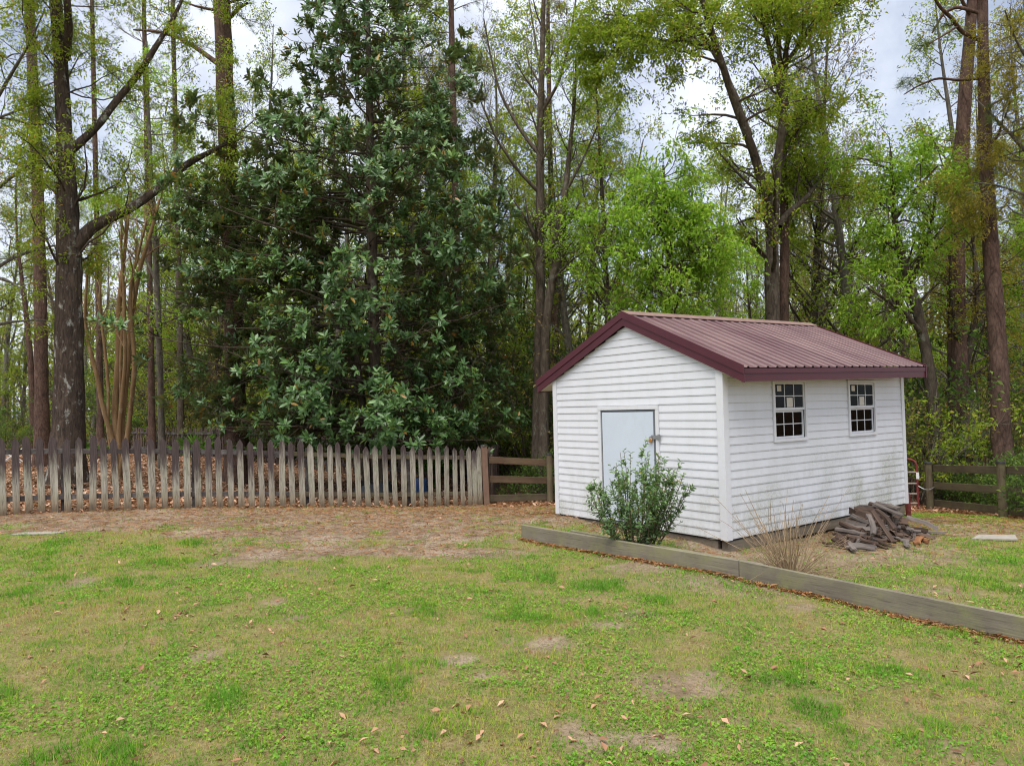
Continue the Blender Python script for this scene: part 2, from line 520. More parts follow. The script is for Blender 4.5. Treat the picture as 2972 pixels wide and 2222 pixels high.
M['white_metal'] = plain('white_metal', (0.75, 0.75, 0.74), 0.5, 0.08, 9)
M['dark_room'] = plain('dark_room', (0.022, 0.019, 0.016), 0.9, 0.3, 5)
M['paper'] = plain('paper', (0.62, 0.58, 0.52), 0.8, 0.05, 12, dirt=(0.36, 0.30, 0.26))
M['concrete'] = plain('concrete', (0.30, 0.27, 0.235), 0.9, 0.15, 10, dirt=(0.24, 0.22, 0.18), bump=0.3)
M['post_cap'] = plain('post_cap', (0.03, 0.03, 0.032), 0.5, 0.2, 10)

def roof_metal():
    t = NT('roof_metal')
    st = t.noise(t.coord('Object', (0.35, 5, 1)), 4.0, 6, 0.7)
    big = t.noise(t.coord('Object', (0.6, 1, 1)), 1.6, 4, 0.6)
    oi = t.t.nodes.new('ShaderNodeObjectInfo')
    col = t.mix(t.ramp(t.math('ADD', t.math('MULTIPLY', t.math('ADD', st, big), 0.5), t.math('MULTIPLY', t.math('SUBTRACT', oi.outputs['Random'], 0.5), 0.16)), [(0.38, 0.0), (0.62, 1.0)]), (0.07, 0.022, 0.03), (0.15, 0.085, 0.085))
    sp = t.noise(t.coord('Object'), 60, 3, 0.7)
    col = t.mix(t.ramp(sp, [(0.62, 0.0), (0.75, 0.4)]), col, (0.30, 0.24, 0.21))
    return t.pbr(col, t.ramp(st, [(0.3, 0.42), (0.7, 0.60)]), 0.0, spec=0.5)
M['roof_metal'] = roof_metal()
M['ridge_metal'] = plain('ridge_metal', (0.24, 0.15, 0.13), 0.5, 0.25, 5, dirt=(0.20, 0.17, 0.13))

def glass():
    t = NT('glass')
    tr = t.t.nodes.new('ShaderNodeBsdfTransparent'); tr.inputs[0].default_value = (0.35, 0.38, 0.37, 1)
    gl = t.t.nodes.new('ShaderNodeBsdfGlossy'); gl.inputs['Roughness'].default_value = 0.02
    mx = t.t.nodes.new('ShaderNodeMixShader')
    mx.inputs[0].default_value = 0.022; t.t.links.new(tr.outputs[0], mx.inputs[1]); t.t.links.new(gl.outputs[0], mx.inputs[2])
    t.t.links.new(mx.outputs[0], t.out.inputs['Surface'])
    return t.m
M['glass'] = glass()

def wood(name, light, dark, axis='X', scale=7.0, moss=None, moss_amt=0.5, rough=0.85, crack=(0.02, 0.015, 0.012)):
    """weathered wood with grain along a local axis; each piece gets its own offset"""
    t = NT(name)
    off, rnd, oi = random_vec(t)
    s = {'X': (0.12, 2.2, 2.2), 'Y': (2.2, 0.12, 2.2), 'Z': (2.2, 2.2, 0.12)}[axis]
    v = t.coord('Object', s, off)
    g = t.noise(v, scale, 6, 0.68, 0.5)
    b = t.noise(t.coord('Object', (1, 1, 1), off), 2.2, 4, 0.6)
    col = t.ramp(g, [(0.30, dark), (0.66, light)])
    col = t.mix(t.ramp(b, [(0.35, 0.55), (0.65, 0.0)]), col, [c * 0.55 for c in dark])
    col = t.mix(0.35, col, t.ramp(rnd, [(0.0, dark), (1.0, light)]))
    fine = t.noise(t.coord('Object', tuple(x * 1.0 for x in s), off), scale * 5, 3, 0.6)
    col = t.mix(t.ramp(fine, [(0.30, 0.45), (0.44, 0.0)]), col, crack)
    if moss:
        mn = t.noise(t.coord('Object', (1, 1, 1), off), 4.0, 5, 0.7)
        col = t.mix(t.ramp(mn, [(0.45, 0.0), (0.68, moss_amt)]), col, moss)
    return t.pbr(col, rough, normal=t.bump(t.math('ADD', g, t.math('MULTIPLY', fine, 0.5)), 0.5, 0.008), spec=0.2)
M['board_wood'] = wood('board_wood', (0.255, 0.225, 0.175), (0.14, 0.12, 0.092), 'X', 6, (0.23, 0.23, 0.10), 0.6)
M['rail_wood'] = wood('rail_wood', (0.20, 0.125, 0.075), (0.085, 0.055, 0.038), 'X', 6, (0.15, 0.13, 0.07), 0.4)
M['rail_wood_grey'] = wood('rail_wood_grey', (0.16, 0.125, 0.085), (0.075, 0.058, 0.04), 'X', 6, (0.14, 0.13, 0.06), 0.5)
M['post_wood'] = wood('post_wood', (0.20, 0.155, 0.10), (0.09, 0.068, 0.045), 'Z', 5, (0.17, 0.17, 0.07), 0.5)
M['post_red'] = wood('post_red', (0.30, 0.185, 0.135), (0.17, 0.105, 0.075), 'Z', 5, (0.22, 0.18, 0.12), 0.3)
M['log_grey'] = wood('log_grey', (0.25, 0.215, 0.195), (0.05, 0.038, 0.034), 'X', 5, None, 0, 0.9)
M['log_brown'] = wood('log_brown', (0.165, 0.11, 0.082), (0.035, 0.024, 0.02), 'X', 5, None, 0, 0.9)
M['log_orange'] = wood('log_orange', (0.36, 0.17, 0.075), (0.15, 0.065, 0.035), 'X', 5, None, 0, 0.9)
M['skid_wood'] = wood('skid_wood', (0.27, 0.225, 0.18), (0.12, 0.095, 0.072), 'Y', 5, (0.20, 0.19, 0.11), 0.4)
M['dark_rail'] = wood('dark_rail', (0.11, 0.09, 0.085), (0.03, 0.024, 0.024), 'X', 6, (0.33, 0.32, 0.30), 0.35)
M['back_picket'] = wood('back_picket', (0.17, 0.115, 0.09), (0.055, 0.038, 0.036), 'Z', 5, (0.10, 0.09, 0.085), 0.4)

def picket_wood():
    t = NT('picket_wood')
    off, rnd, oi = random_vec(t)
    sepc = t.t.nodes.new('ShaderNodeSeparateColor'); t.t.links.new(oi.outputs['Color'], sepc.inputs[0])
    age = sepc.outputs[0]                                        # how far the black mildew has come down this picket
    p = t.coord('Object', (1, 1, 1))
    sep = t.t.nodes.new('ShaderNodeSeparateXYZ'); t.t.links.new(p, sep.inputs[0])
    z = sep.outputs['Z']
    grain = t.noise(t.coord('Object', (6, 6, 0.35), off), 6, 6, 0.7, 0.7)
    fine = t.noise(t.coord('Object', (9, 9, 0.3), off), 16, 3, 0.6)
    blot = t.noise(t.coord('Object', (12, 12, 0.9), off), 2.6, 6, 0.75)
    col = t.ramp(grain, [(0.28, (0.19, 0.16, 0.12)), (0.72, (0.53, 0.50, 0.42))])
    green = t.noise(t.coord('Object', (2, 2, 0.7), off), 3.0, 3)
    col = t.mix(t.ramp(green, [(0.45, 0.0), (0.7, 0.45)]), col, (0.36, 0.39, 0.28))
    # splash stain towards the foot
    foot = t.ramp(t.math('ADD', z, t.math('MULTIPLY', blot, 0.35)), [(0.24, 1.0), (0.58, 0.0)])
    col = t.mix(t.math('MULTIPLY', foot, 0.85), col, (0.24, 0.17, 0.10))
    foot2 = t.ramp(t.math('ADD', z, t.math('MULTIPLY', blot, 0.2)), [(0.13, 1.0), (0.27, 0.0)])
    col = t.mix(t.math('MULTIPLY', foot2, 0.6), col, (0.10, 0.078, 0.06))
    # mildew crust from the top
    lim = t.math('ADD', z, t.math('ADD', t.math('MULTIPLY', blot, 1.1), t.math('MULTIPLY', grain, 0.5)))
    stain = t.ramp(t.math('SUBTRACT', t.math('ADD', lim, t.math('MULTIPLY', age, 0.62)), 1.55), [(0.26, 0.0), (0.62, 1.0)])
    col = t.mix(t.math('MULTIPLY', stain, 0.93), col, t.ramp(fine, [(0.35, (0.022, 0.016, 0.018)), (0.75, (0.115, 0.075, 0.08))]))
    col = t.mix(t.ramp(fine, [(0.36, 0.75), (0.46, 0.0)]), col, (0.07, 0.055, 0.045))
    rot = t.noise(t.coord('Object', (5, 5, 1.4), off), 3.3, 5, 0.7)
    col = t.mix(t.ramp(rot, [(0.58, 0.0), (0.70, 0.75)]), col, (0.09, 0.065, 0.055))
    return t.pbr(col, 0.92, normal=t.bump(t.math('ADD', grain, t.math('MULTIPLY', fine, 0.6)), 0.6, 0.008), spec=0.15)
M['picket_wood'] = picket_wood()

def ground_mat():
    t = NT('ground')
    w = t.coord('World')
    a1 = t.t.nodes.new('ShaderNodeAttribute'); a1.attribute_name = 'soil'
    a2 = t.t.nodes.new('ShaderNodeAttribute'); a2.attribute_name = 'litter'
    fine = t.noise(w, 38, 5, 0.7)
    mid = t.noise(w, 6, 5, 0.65)
    big = t.noise(w, 1.4, 4, 0.6)
    lawn = t.mix(t.ramp(mid, [(0.35, 0.0), (0.62, 1.0)]), (0.16, 0.19, 0.045), (0.29, 0.235, 0.11))
    lawn = t.mix(t.ramp(fine, [(0.42, 0.0), (0.62, 0.8)]), lawn, (0.16, 0.11, 0.06))
    soil = t.mix(t.ramp(mid, [(0.4, 0.0), (0.62, 1.0)]), (0.21, 0.145, 0.10), (0.34, 0.255, 0.185))
    soil = t.mix(t.ramp(big, [(0.5, 0.0), (0.68, 0.8)]), soil, (0.43, 0.345, 0.265))
    soil = t.mix(t.ramp(fine, [(0.40, 0.7), (0.55, 0.0)]), soil, (0.105, 0.075, 0.055))
    lit = t.mix(t.ramp(fine, [(0.35, 0.0), (0.65, 1.0)]), (0.075, 0.045, 0.03), (0.27, 0.16, 0.10))
    col = t.mix(a1.outputs['Fac'], lawn, soil)
    col = t.mix(a2.outputs['Fac'], col, lit)
    h = t.math('ADD', fine, t.math('MULTIPLY', mid, 0.7))
    return t.pbr(col, 0.97, normal=t.bump(h, 0.8, 0.03), spec=0.1)
M['ground'] = ground_mat()

# ------------------------------------------------------------------ ground sheet
FL, FR = on_ground(20, 1494)[:2], on_ground(1404, 1465)[:2]          # picket fence, both ends in view
FDIR = (FR - FL) / np.linalg.norm(FR - FL)
FL = FL - FDIR * 1.6                                                   # runs on past the frame
RP1, RP2 = on_ground(2700, 1480)[:2], on_ground(2912, 1503)[:2]        # board fence on the far side of the shed
POST2 = on_ground(1597, 1463)[:2]
C0 = np.array([10.419 * SC * math.sin(0.289), 10.419 * SC * math.cos(0.289)])   # near corner of the shed
YAW = 0.927
SU, SV = np.array([-math.cos(YAW), math.sin(YAW)]), np.array([math.sin(YAW), math.cos(YAW)])
SW, SL, SH, SA = 3.649 * SC, 5.407 * SC, 2.4 * SC, 3.211 * SC          # width, length, wall height, gable apex

def beyond_fence(x, y):
    """> 0 on the woodland side of the fences, in metres (rough)"""
    x = np.asarray(x, float); y = np.asarray(y, float)
    xs = np.array([-60, FL[0], FR[0], POST2[0], RP1[0]])
    ys = np.array([FL[1] - (60 + FL[0]) * 0.1, FL[1], FR[1], POST2[1] + 0.1, RP1[1]])
    d = (y - np.interp(x, xs, ys)) * 0.9
    k = (RP2[0] - RP1[0]) / (RP2[1] - RP1[1])
    dr = x - (RP1[0] + (y - RP1[1]) * k)
    return np.where(x > RP1[0], np.maximum(d, dr), np.where(y < RP1[1], np.maximum(d, np.where(dr > 0, dr, -9)), d))

PATCHES = [(1180, 1772, 0.17), (1560, 1868, 0.28), (1985, 2015, 0.55), (240, 1690, 0.45), (2790, 2185, 0.4), (1690, 2140, 0.3), (1330, 1915, 0.22), (860, 1790, 0.2), (2450, 1700, 0.5), (2560, 1640, 0.5), (1390, 1960, 0.2), (1870, 2150, 0.3), (820, 1745, 0.2), (2330, 1760, 0.25), (600, 1900, 0.2)]
PATCHES = [tuple(on_ground(a, b)[:2]) + (r,) for a, b, r in PATCHES]

def soil_mask(x, y):
    x = np.asarray(x, float); y = np.asarray(y, float)
    d = -beyond_fence(x, y)
    wid = np.interp(x, [-10, -7, -5, -3, -1, 0.5, 2, 3], [0.8, 1.9, 3.3, 4.9, 6.0, 5.4, 2.6, 0.6])
    n = fbm(x * 0.9, y * 1.6, 21, 4)
    n2 = fbm(x * 3.1, y * 4.2, 33, 3)
    s = smooth(0.15, -0.15, (d - wid) / (wid + 0.4) + (n - 0.5) * 0.9)
    s = s * smooth(0.18, 0.42, n2 + 0.3 * (d < 1.0) + 0.08)
    # trodden ground round the shed
    lx = (x - C0[0]) * -SU[0] + (y - C0[1]) * -SU[1]
    ly = (x - C0[0]) * SV[0] + (y - C0[1]) * SV[1]
    dx = np.maximum(np.maximum(-SW - lx, lx), 0); dy = np.maximum(np.maximum(-ly, ly - SL), 0)
    ds = np.hypot(dx, dy)
    s = np.maximum(s, smooth(1.0, 0.2, ds + (n2 - 0.5) * 1.6) * 0.9)
    s = np.maximum(s, smooth(3.0, 0.9, ds + (n - 0.5) * 2.4 + (n2 - 0.5) * 1.6) * 0.85 * (lx > -0.2))
    for px, py, r in PATCHES:
        s = np.maximum(s, 0.85 * smooth(1.2, 0.2, np.hypot(x - px, (y - py) * 1.1) / (r * 0.68) + (n2 - 0.5) * 2.2))
    s = np.maximum(s, smooth(0.70, 0.80, fbm(x * 1.3, y * 1.3, 55, 4)) * 0.8)
    return s

def litter_mask(x, y):
    d = beyond_fence(x, y)
    n = fbm(np.asarray(x) * 1.2, np.asarray(y) * 1.2, 77, 3)
    l = smooth(-0.25, 0.15, d + (n - 0.5) * 0.5)
    # drift of straw along the board fences
    near = smooth(1.1, 0.2, np.abs(d) + (n - 0.5) * 0.8) * ((np.asarray(x) > -0.4))
    return np.maximum(l, near)

def axis_steps(lo, hi, step, far, n):
    g = np.geomspace(step * 2, far, n)
    return np.concatenate([lo - g[::-1], np.arange(lo, hi, step), hi + g])

gx = axis_steps(-13, 13, 0.085, 420, 34)
gy = axis_steps(1.0, 18, 0.085, 420, 34)
GX, GY = np.meshgrid(gx, gy)
GZ = ground_z(GX, GY)
nx, ny = len(gx), len(gy)
ii = np.arange(nx * ny).reshape(ny, nx)
GF = np.stack([ii[:-1, :-1], ii[:-1, 1:], ii[1:, 1:], ii[1:, :-1]], -1).reshape(-1, 4)
g_me = make_mesh('ground', np.stack([GX, GY, GZ], -1).reshape(-1, 3), [GF], smooth_shade=True)
for nm, fn in (('soil', soil_mask), ('litter', litter_mask)):
    a_ = g_me.attributes.new(nm, 'FLOAT', 'POINT')
    a_.data.foreach_set('value', np.ascontiguousarray(fn(GX, GY).ravel(), dtype=np.float32))
link('ground', g_me, M['ground'], kind='structure')

# ------------------------------------------------------------------ lawn, weeds, fallen leaves
def in_shed(x, y, pad=0.0):
    lx = (x - C0[0]) * -SU[0] + (y - C0[1]) * -SU[1]
    ly = (x - C0[0]) * SV[0] + (y - C0[1]) * SV[1]
    return (lx > -SW - pad) & (lx < pad) & (ly > -pad) & (ly < SL + pad)

def scatter(rng, n, y0, y1, k=0.95):
    y = rng.uniform(y0, y1, n)
    x = rng.uniform(-1, 1, n) * (k * y + 1.0)
    return x, y

rng = np.random.default_rng(11)
x, y = scatter(rng, 850000, 2.6, 15.5)
pt = fbm(x * 0.8, y * 0.8, 101, 4)            # broad patches of green and straw
pt2 = fbm(x * 4.0, y * 4.0, 131, 3)
dens = (1 - soil_mask(x, y)) * (1 - litter_mask(x, y)) * (0.35 + 0.9 * smooth(0.3, 0.62, pt2)) + 0.06 * (beyond_fence(x, y) < 0)
keep = (rng.random(len(x)) < dens * 0.95) & ~in_shed(x, y)
x, y, pt, pt2 = x[keep], y[keep], pt[keep], pt2[keep]
n = len(x)
P = np.stack([x, y, ground_z(x, y) - 0.004], -1)
az = rng.uniform(0, 2 * np.pi, n)
lean = rng.uniform(0.3, 1.5, n)
D = np.stack([np.cos(az) * lean, np.sin(az) * lean, np.ones(n)], -1); D = unit(D)
S = np.stack([-np.sin(az), np.cos(az), np.zeros(n)], -1)
tuft = smooth(0.63, 0.75, fbm(x * 2.3, y * 2.3, 171, 3))
L = rng.uniform(0.022, 0.06, n) * (0.8 + 0.9 * tuft) * (0.9 + y * 0.012)
W = rng.uniform(0.0032, 0.0065, n) * (0.75 + y * 0.07)
pt3 = fbm(x * 11, y * 11, 141, 2)
tint = np.clip(0.43 + (0.5 - pt) * 0.7 + (0.5 - pt2) * 0.9 + (0.5 - pt3) * 1.2 + rng.normal(0, 0.24, n) - 0.35 * tuft, 0, 1)
V, F = blades(P, D, S, L, W)
g = link('grass', make_mesh('grass', V, [F], np.repeat(tint, 3)), M['grass'], kind='stuff')
tag(g, 'short patchy green and straw coloured grass of the lawn', 'grass')

x, y = scatter(rng, 260000, 2.6, 14.0)
pw = fbm(x * 1.7, y * 1.7, 201, 4)
dens = (1 - soil_mask(x, y)) * (1 - litter_mask(x, y)) * smooth(0.42, 0.66, pw)
keep = (rng.random(len(x)) < dens) & ~in_shed(x, y)
x, y, pw = x[keep], y[keep], pw[keep]; n = len(x)
P = np.stack([x, y, ground_z(x, y) + rng.uniform(0.0, 0.02, n)], -1)
az = rng.uniform(0, 2 * np.pi, n)
D = np.stack([np.cos(az), np.sin(az), rng.uniform(0.0, 0.9, n)], -1)
N = np.stack([rng.normal(0, .4, n), rng.normal(0, .4, n), np.ones(n)], -1)
L = rng.uniform(0.012, 0.03, n) * (0.8 + y * 0.04)
V, F = diamonds(rng, P, D, N, L, L * rng.uniform(0.45, 0.75, n))
g = link('weeds', make_mesh('weeds', V, [F], np.repeat(np.clip(rng.normal(0.5, 0.25, n) + (pw - 0.5), 0, 1), 4)), M['weed'], kind='stuff')
tag(g, 'low clover-like weeds growing through the lawn', 'weeds')

def leaf_litter(name, label, x, y, rng, lo, hi, mat, flat=0.35, tl=(0, 1), zoff=0.012):
    n = len(x)
    P = np.stack([x, y, ground_z(x, y) + rng.uniform(0.002, zoff + 0.02, n)], -1)
    az = rng.uniform(0, 2 * np.pi, n)
    D = np.stack([np.cos(az), np.sin(az), rng.normal(0, flat, n)], -1)
    N = np.stack([rng.normal(0, flat, n), rng.normal(0, flat, n), np.ones(n)], -1)
    L = rng.uniform(lo, hi, n)
    V, F = diamonds(rng, P, D, N, L, L * rng.uniform(0.3, 0.55, n), fold=rng.uniform(0, 0.4, n)[:, None])
    o = link(name, make_mesh(name, V, [F], np.repeat(rng.uniform(tl[0], tl[1], n), 4)), mat, kind='stuff')
    return tag(o, label, 'leaf litter')

x, y = scatter(rng, 5200, 2.8, 13)
k = (beyond_fence(x, y) < 0) & ~in_shed(x, y) & (rng.random(len(x)) < 0.25 + 0.9 * smooth(0.45, 0.65, fbm(x, y, 301, 3)))
leaf_litter('fallen_leaves', 'brown and tan dead leaves strewn over the lawn', x[k], y[k], rng, 0.025, 0.075, M['dry_leaf'], tl=(0, 0.8))
x = rng.uniform(-24, 12, 150000); y = rng.uniform(10.5, 36, 150000)
k = (litter_mask(x, y) > 0.35) & ~in_shed(x, y, 0.1) & (rng.random(len(x)) < np.clip(20.0 / y - 0.35, 0.12, 1))
leaf_litter('leaf_litter', 'thick brown leaf litter on the woodland floor beyond the fences', x[k], y[k], rng, 0.07, 0.15, M['dry_leaf'], flat=0.5, tl=(0, 0.97))
# pine straw: thin needles, in drifts along the fences and sprinkled over the bare ground
x = rng.uniform(-9, 12, 260000); y = rng.uniform(8.5, 16.5, 260000)
d_ = beyond_fence(x, y)
w_ = smooth(0.9, 0.1, np.abs(d_)) * (x > -0.6) + 0.22 * soil_mask(x, y) + 0.06 * (d_ < 0) * (y > 10)
k = (rng.random(len(x)) < w_ * 0.55) & ~in_shed(x, y)
x, y = x[k], y[k]; n = len(x)
P = np.stack([x, y, ground_z(x, y) + rng.uniform(0.003, 0.03, n)], -1)
az = rng.uniform(0, 2 * np.pi, n)
D = np.stack([np.cos(az), np.sin(az), rng.normal(0, 0.12, n)], -1)
S = np.stack([-np.sin(az) * 0.8, np.cos(az) * 0.8, np.full(n, 0.6)], -1)
V, F = blades(P, D, S, rng.uniform(0.06, 0.17, n), rng.uniform(0.006, 0.012, n))
o = link('pine_straw', make_mesh('pine_straw', V, [F], np.repeat(rng.random(n), 3)), M['straw'], kind='stuff')
tag(o, 'reddish brown pine straw drifted along the fences and over bare soil', 'pine straw')

# ------------------------------------------------------------------ shed
# local axes: x to the right along the front gable (wall from -SW to 0), y back along the side wall (x = 0), z up from the bottom of the siding
shed = thing('garden_shed', 'white vinyl sided shed with maroon metal roof, pale blue door and two windows', 'shed', (C0[0], C0[1], 0), math.atan2(-SU[1], -SU[0]))
rs = random.Random(4)
CH = SH / 20
SLOPE = (SA - SH) / (SW / 2)
DX0, DX1, DZ = -2.255, -1.055, CH * 16                       # door trim
WIN = [(1.075, 1.905), (3.07, 3.92)]                         # window trims along y
WZ0, WZ1 = CH * 11, CH * 19

def plank_front(xa, xb, za, zb, xta=None, xtb=None):
    xta = xa if xta is None else xta; xtb = xb if xtb is None else xtb
    db, dt = -0.0115, -0.004
    za = za + 0.006
    m = MB()
    lip = 0.016
    V = [(xa, 0, za), (xb, 0, za), (xb, db, za), (xa, db, za), (xa, db - 0.001, za + lip), (xb, db - 0.001, za + lip), (xta, dt, zb), (xtb, dt, zb), (xta, 0, zb), (xtb, 0, zb)]
    F = [(0, 1, 2, 3), (3, 2, 5, 4), (4, 5, 7, 6), (6, 7, 9, 8), (0, 3, 4, 6, 8), (1, 9, 7, 5, 2), (0, 8, 9, 1)]
    m.add(V, F)
    m.obj('siding_plank', M['siding'], shed)

def plank_side(ya, yb, za, zb):
    db, dt = 0.0115, 0.004
    za = za + 0.006
    lip = 0.016
    V = [(0, ya, za), (0, yb, za), (db, yb, za), (db, ya, za), (db + 0.001, ya, za + lip), (db + 0.001, yb, za + lip), (dt, ya, zb), (dt, yb, zb), (0, ya, zb), (0, yb, zb)]
    F = [(0, 3, 2, 1), (3, 4, 5, 2), (4, 6, 7, 5), (6, 8, 9, 7), (0, 8, 6, 4, 3), (1, 2, 5, 7, 9), (0, 1, 9, 8)]
    MB().add(V, F).obj('siding_plank', M['siding'], shed)

k = 0
while k * CH < SA - 0.02:
    za, zb = k * CH + rs.uniform(-.0015, .0015), min((k + 1) * CH + 0.004, SA)
    if zb <= SH + 0.01:
        if zb <= DZ + 0.02:
            plank_front(-SW + 0.062, DX0 - 0.002, za, zb); plank_front(DX1 + 0.002, -0.072, za, zb)
        else:
            plank_front(-SW + 0.062, -0.072, za, zb)
    else:
        a0, a1 = max(0, (za - SH) / SLOPE), (zb - SH) / SLOPE
        plank_front(-SW + a0 + 0.01, -a0 - 0.01, za, zb, -SW + a1 + 0.005, -a1 - 0.005)
    k += 1
for k in range(20):
    za, zb = k * CH + rs.uniform(-.0015, .0015), (k + 1) * CH + 0.004
    if WZ0 - 0.01 < k * CH < WZ1 - 0.01:
        plank_side(0.072, WIN[0][0] - 0.002, za, zb)
        plank_side(WIN[0][1] + 0.002, WIN[1][0] - 0.002, za, zb)
        plank_side(WIN[1][1] + 0.002, SL - 0.062, za, zb)
    else:
        plank_side(0.072, SL - 0.062, za, zb)
# corner posts
MB().prism([(-0.074, 0.0, 0), (-0.074, -0.032, 0), (0.032, -0.032, 0), (0.032, 0.074, 0), (0.0, 0.074, 0), (0, 0, 0)], (0, 0, SH)).obj('corner_trim', M['white_trim'], shed)
MB().prism([(-SW + 0.064, 0.0, 0), (-SW - 0.026, 0.0, 0), (-SW - 0.026, -0.026, 0), (-SW + 0.064, -0.026, 0)], (0, 0, SH + 0.02)).obj('corner_trim', M['white_trim'], shed)
MB().prism([(0.0, SL - 0.064, 0), (0.026, SL - 0.064, 0), (0.026, SL + 0.026, 0), (0.0, SL + 0.026, 0)], (0, 0, SH)).obj('corner_trim', M['white_trim'], shed)
# frame walls behind the siding, with real window openings
T = 0.09
w_ = MB()
w_.box(-T, -0.001, 0.001, SL - 0.001, 0.0, WZ0 + 0.03)
w_.box(-T, -0.001, 0.001, SL - 0.001, WZ1 - 0.03, SH)
for a, b in ((0.001, WIN[0][0] + 0.03), (WIN[0][1] - 0.03, WIN[1][0] + 0.03), (WIN[1][1] - 0.03, SL - 0.001)):
    w_.box(-T, -0.001, a, b, WZ0 + 0.031, WZ1 - 0.031)
w_.obj('side_wall', M['dark_room'], shed)
MB().prism([(-SW + 0.001, 0.001, 0), (-T - 0.001, 0.001, 0), (-T - 0.001, 0.001, SH), (-SW / 2, 0.001, SA - 0.01), (-SW + 0.001, 0.001, SH)], (0, T, 0)).obj('front_wall', M['dark_room'], shed)
MB().prism([(-SW + 0.001, SL - 0.001, 0), (-T - 0.001, SL - 0.001, 0), (-T - 0.001, SL - 0.001, SH), (-SW / 2, SL - 0.001, SA - 0.01), (-SW + 0.001, SL - 0.001, SH)], (0, -T, 0)).obj('back_wall', M['dark_room'], shed)
MB().prism([(-SW, SL + 0.001, 0), (-0.002, SL + 0.001, 0), (-0.002, SL + 0.001, SH), (-SW / 2, SL + 0.001, SA), (-SW, SL + 0.001, SH)], (0, 0.018, 0)).obj('back_siding', M['siding'], shed)
MB().box(-SW, -SW + T, T + 0.002, SL - T - 0.002, 0.0, SH).obj('far_side_wall', M['dark_room'], shed)
MB().box(-SW - 0.02, -SW - 0.001, 0.0, SL, 0.0, SH).obj('far_side_siding', M['siding'], shed)
MB().prism([(-SW, 0.1, SH), (-SW / 2, 0.1, SA), (0, 0.1, SH), (0, 0.1, SH + 0.02), (-SW / 2, 0.1, SA + 0.02), (-SW, 0.1, SH + 0.02)], (0, SL - 0.2, 0)).obj('ceiling_boards', M['dark_room'], shed)
MB().box(-SW + 0.02, -0.02, 0.02, SL - 0.02, -0.02, -0.003).obj('floor', M['dark_room'], shed)
# skids and blocks under the floor
for xx in (-0.055, -SW + 0.10, -SW / 2):
    MB().box(xx - 0.05, xx + 0.05, 0.03, SL - 0.05, -0.155, -0.022).obj('skid_beam', M['skid_wood'], shed, 0.006)
MB().box(-SW + 0.16, -0.16, 0.02, 0.10, -0.155, -0.022).obj('front_beam', M['skid_wood'], shed, 0.006)
for xx, yy in ((-0.10, 0.30), (-0.10, SL - 0.4), (-SW + 0.1, SL - 0.4), (-SW / 2, SL - 0.5)):
    MB().box(xx - 0.11, xx + 0.09, yy - 0.2, yy + 0.2, -0.40, -0.157).obj('support_block', M['concrete'], shed, 0.01)

# door
MB().box(DX0 + 0.075, DX1 - 0.075, -0.012, -0.001, 0.03, DZ - 0.065).obj('door_recess', M['door_gap'], shed)
door = MB().box(DX0 + 0.09, DX1 - 0.098, -0.030, -0.0125, 0.045, DZ - 0.092).obj('door', M['door_paint'], shed, 0.003)
tr = MB()
tr.box(DX0, DX0 + 0.055, -0.03, -0.0005, 0.012, DZ - 0.056).box(DX1 - 0.055, DX1, -0.03, -0.0005, 0.012, DZ - 0.056)
tr.box(DX0, DX1, -0.034, -0.0005, DZ - 0.055, DZ + 0.004)
tr.obj('door_trim', M['white_trim'], shed)
MB().box(DX0 + 0.056, DX1 - 0.056, -0.045, -0.0005, 0.006, 0.03).obj('door_sill', M['galv'], shed)
hz = 1.285
h_ = MB().box(DX1 - 0.13, DX1 + 0.035, -0.042, -0.036, hz - 0.028, hz + 0.028).box(DX1 - 0.005, DX1 + 0.035, -0.046, -0.034, hz - 0.04, hz + 0.04)
h_.cyl((DX1 - 0.118, -0.031, hz + 0.0), (DX1 - 0.118, -0.065, hz + 0.0), 0.011, 8)
h_.obj('hasp', M['galv'], shed)
pl = np.array([DX1 - 0.118, -0.056, hz])
loc = C0[0] + -SU[0] * pl[0] + SV[0] * pl[1], C0[1] + -SU[1] * pl[0] + SV[1] * pl[1], pl[2]
lock = thing('padlock', 'small brass padlock hanging open from the hasp on the shed door', 'padlock', loc, math.atan2(-SU[1], -SU[0]))
MB().box(-0.040, 0.022, -0.012, 0.012, -0.072, -0.022).obj('lock_body', M['brass'], lock, 0.006)
sh = MB()
for a in range(9):
    p = [(-0.009 + 0.021 * math.cos(math.pi * t / 8), 0, -0.024 + 0.03 * math.sin(math.pi * t / 8)) for t in (a, a + 1)] if a < 8 else None
    if p:
        sh.cyl(p[0], p[1], 0.0045, 6)
sh.obj('shackle', M['galv'], lock)
MB().cyl((-0.04, -0.016, -0.068), (-0.075, -0.016, -0.098), 0.0045, 6).obj('key', M['galv'], lock)

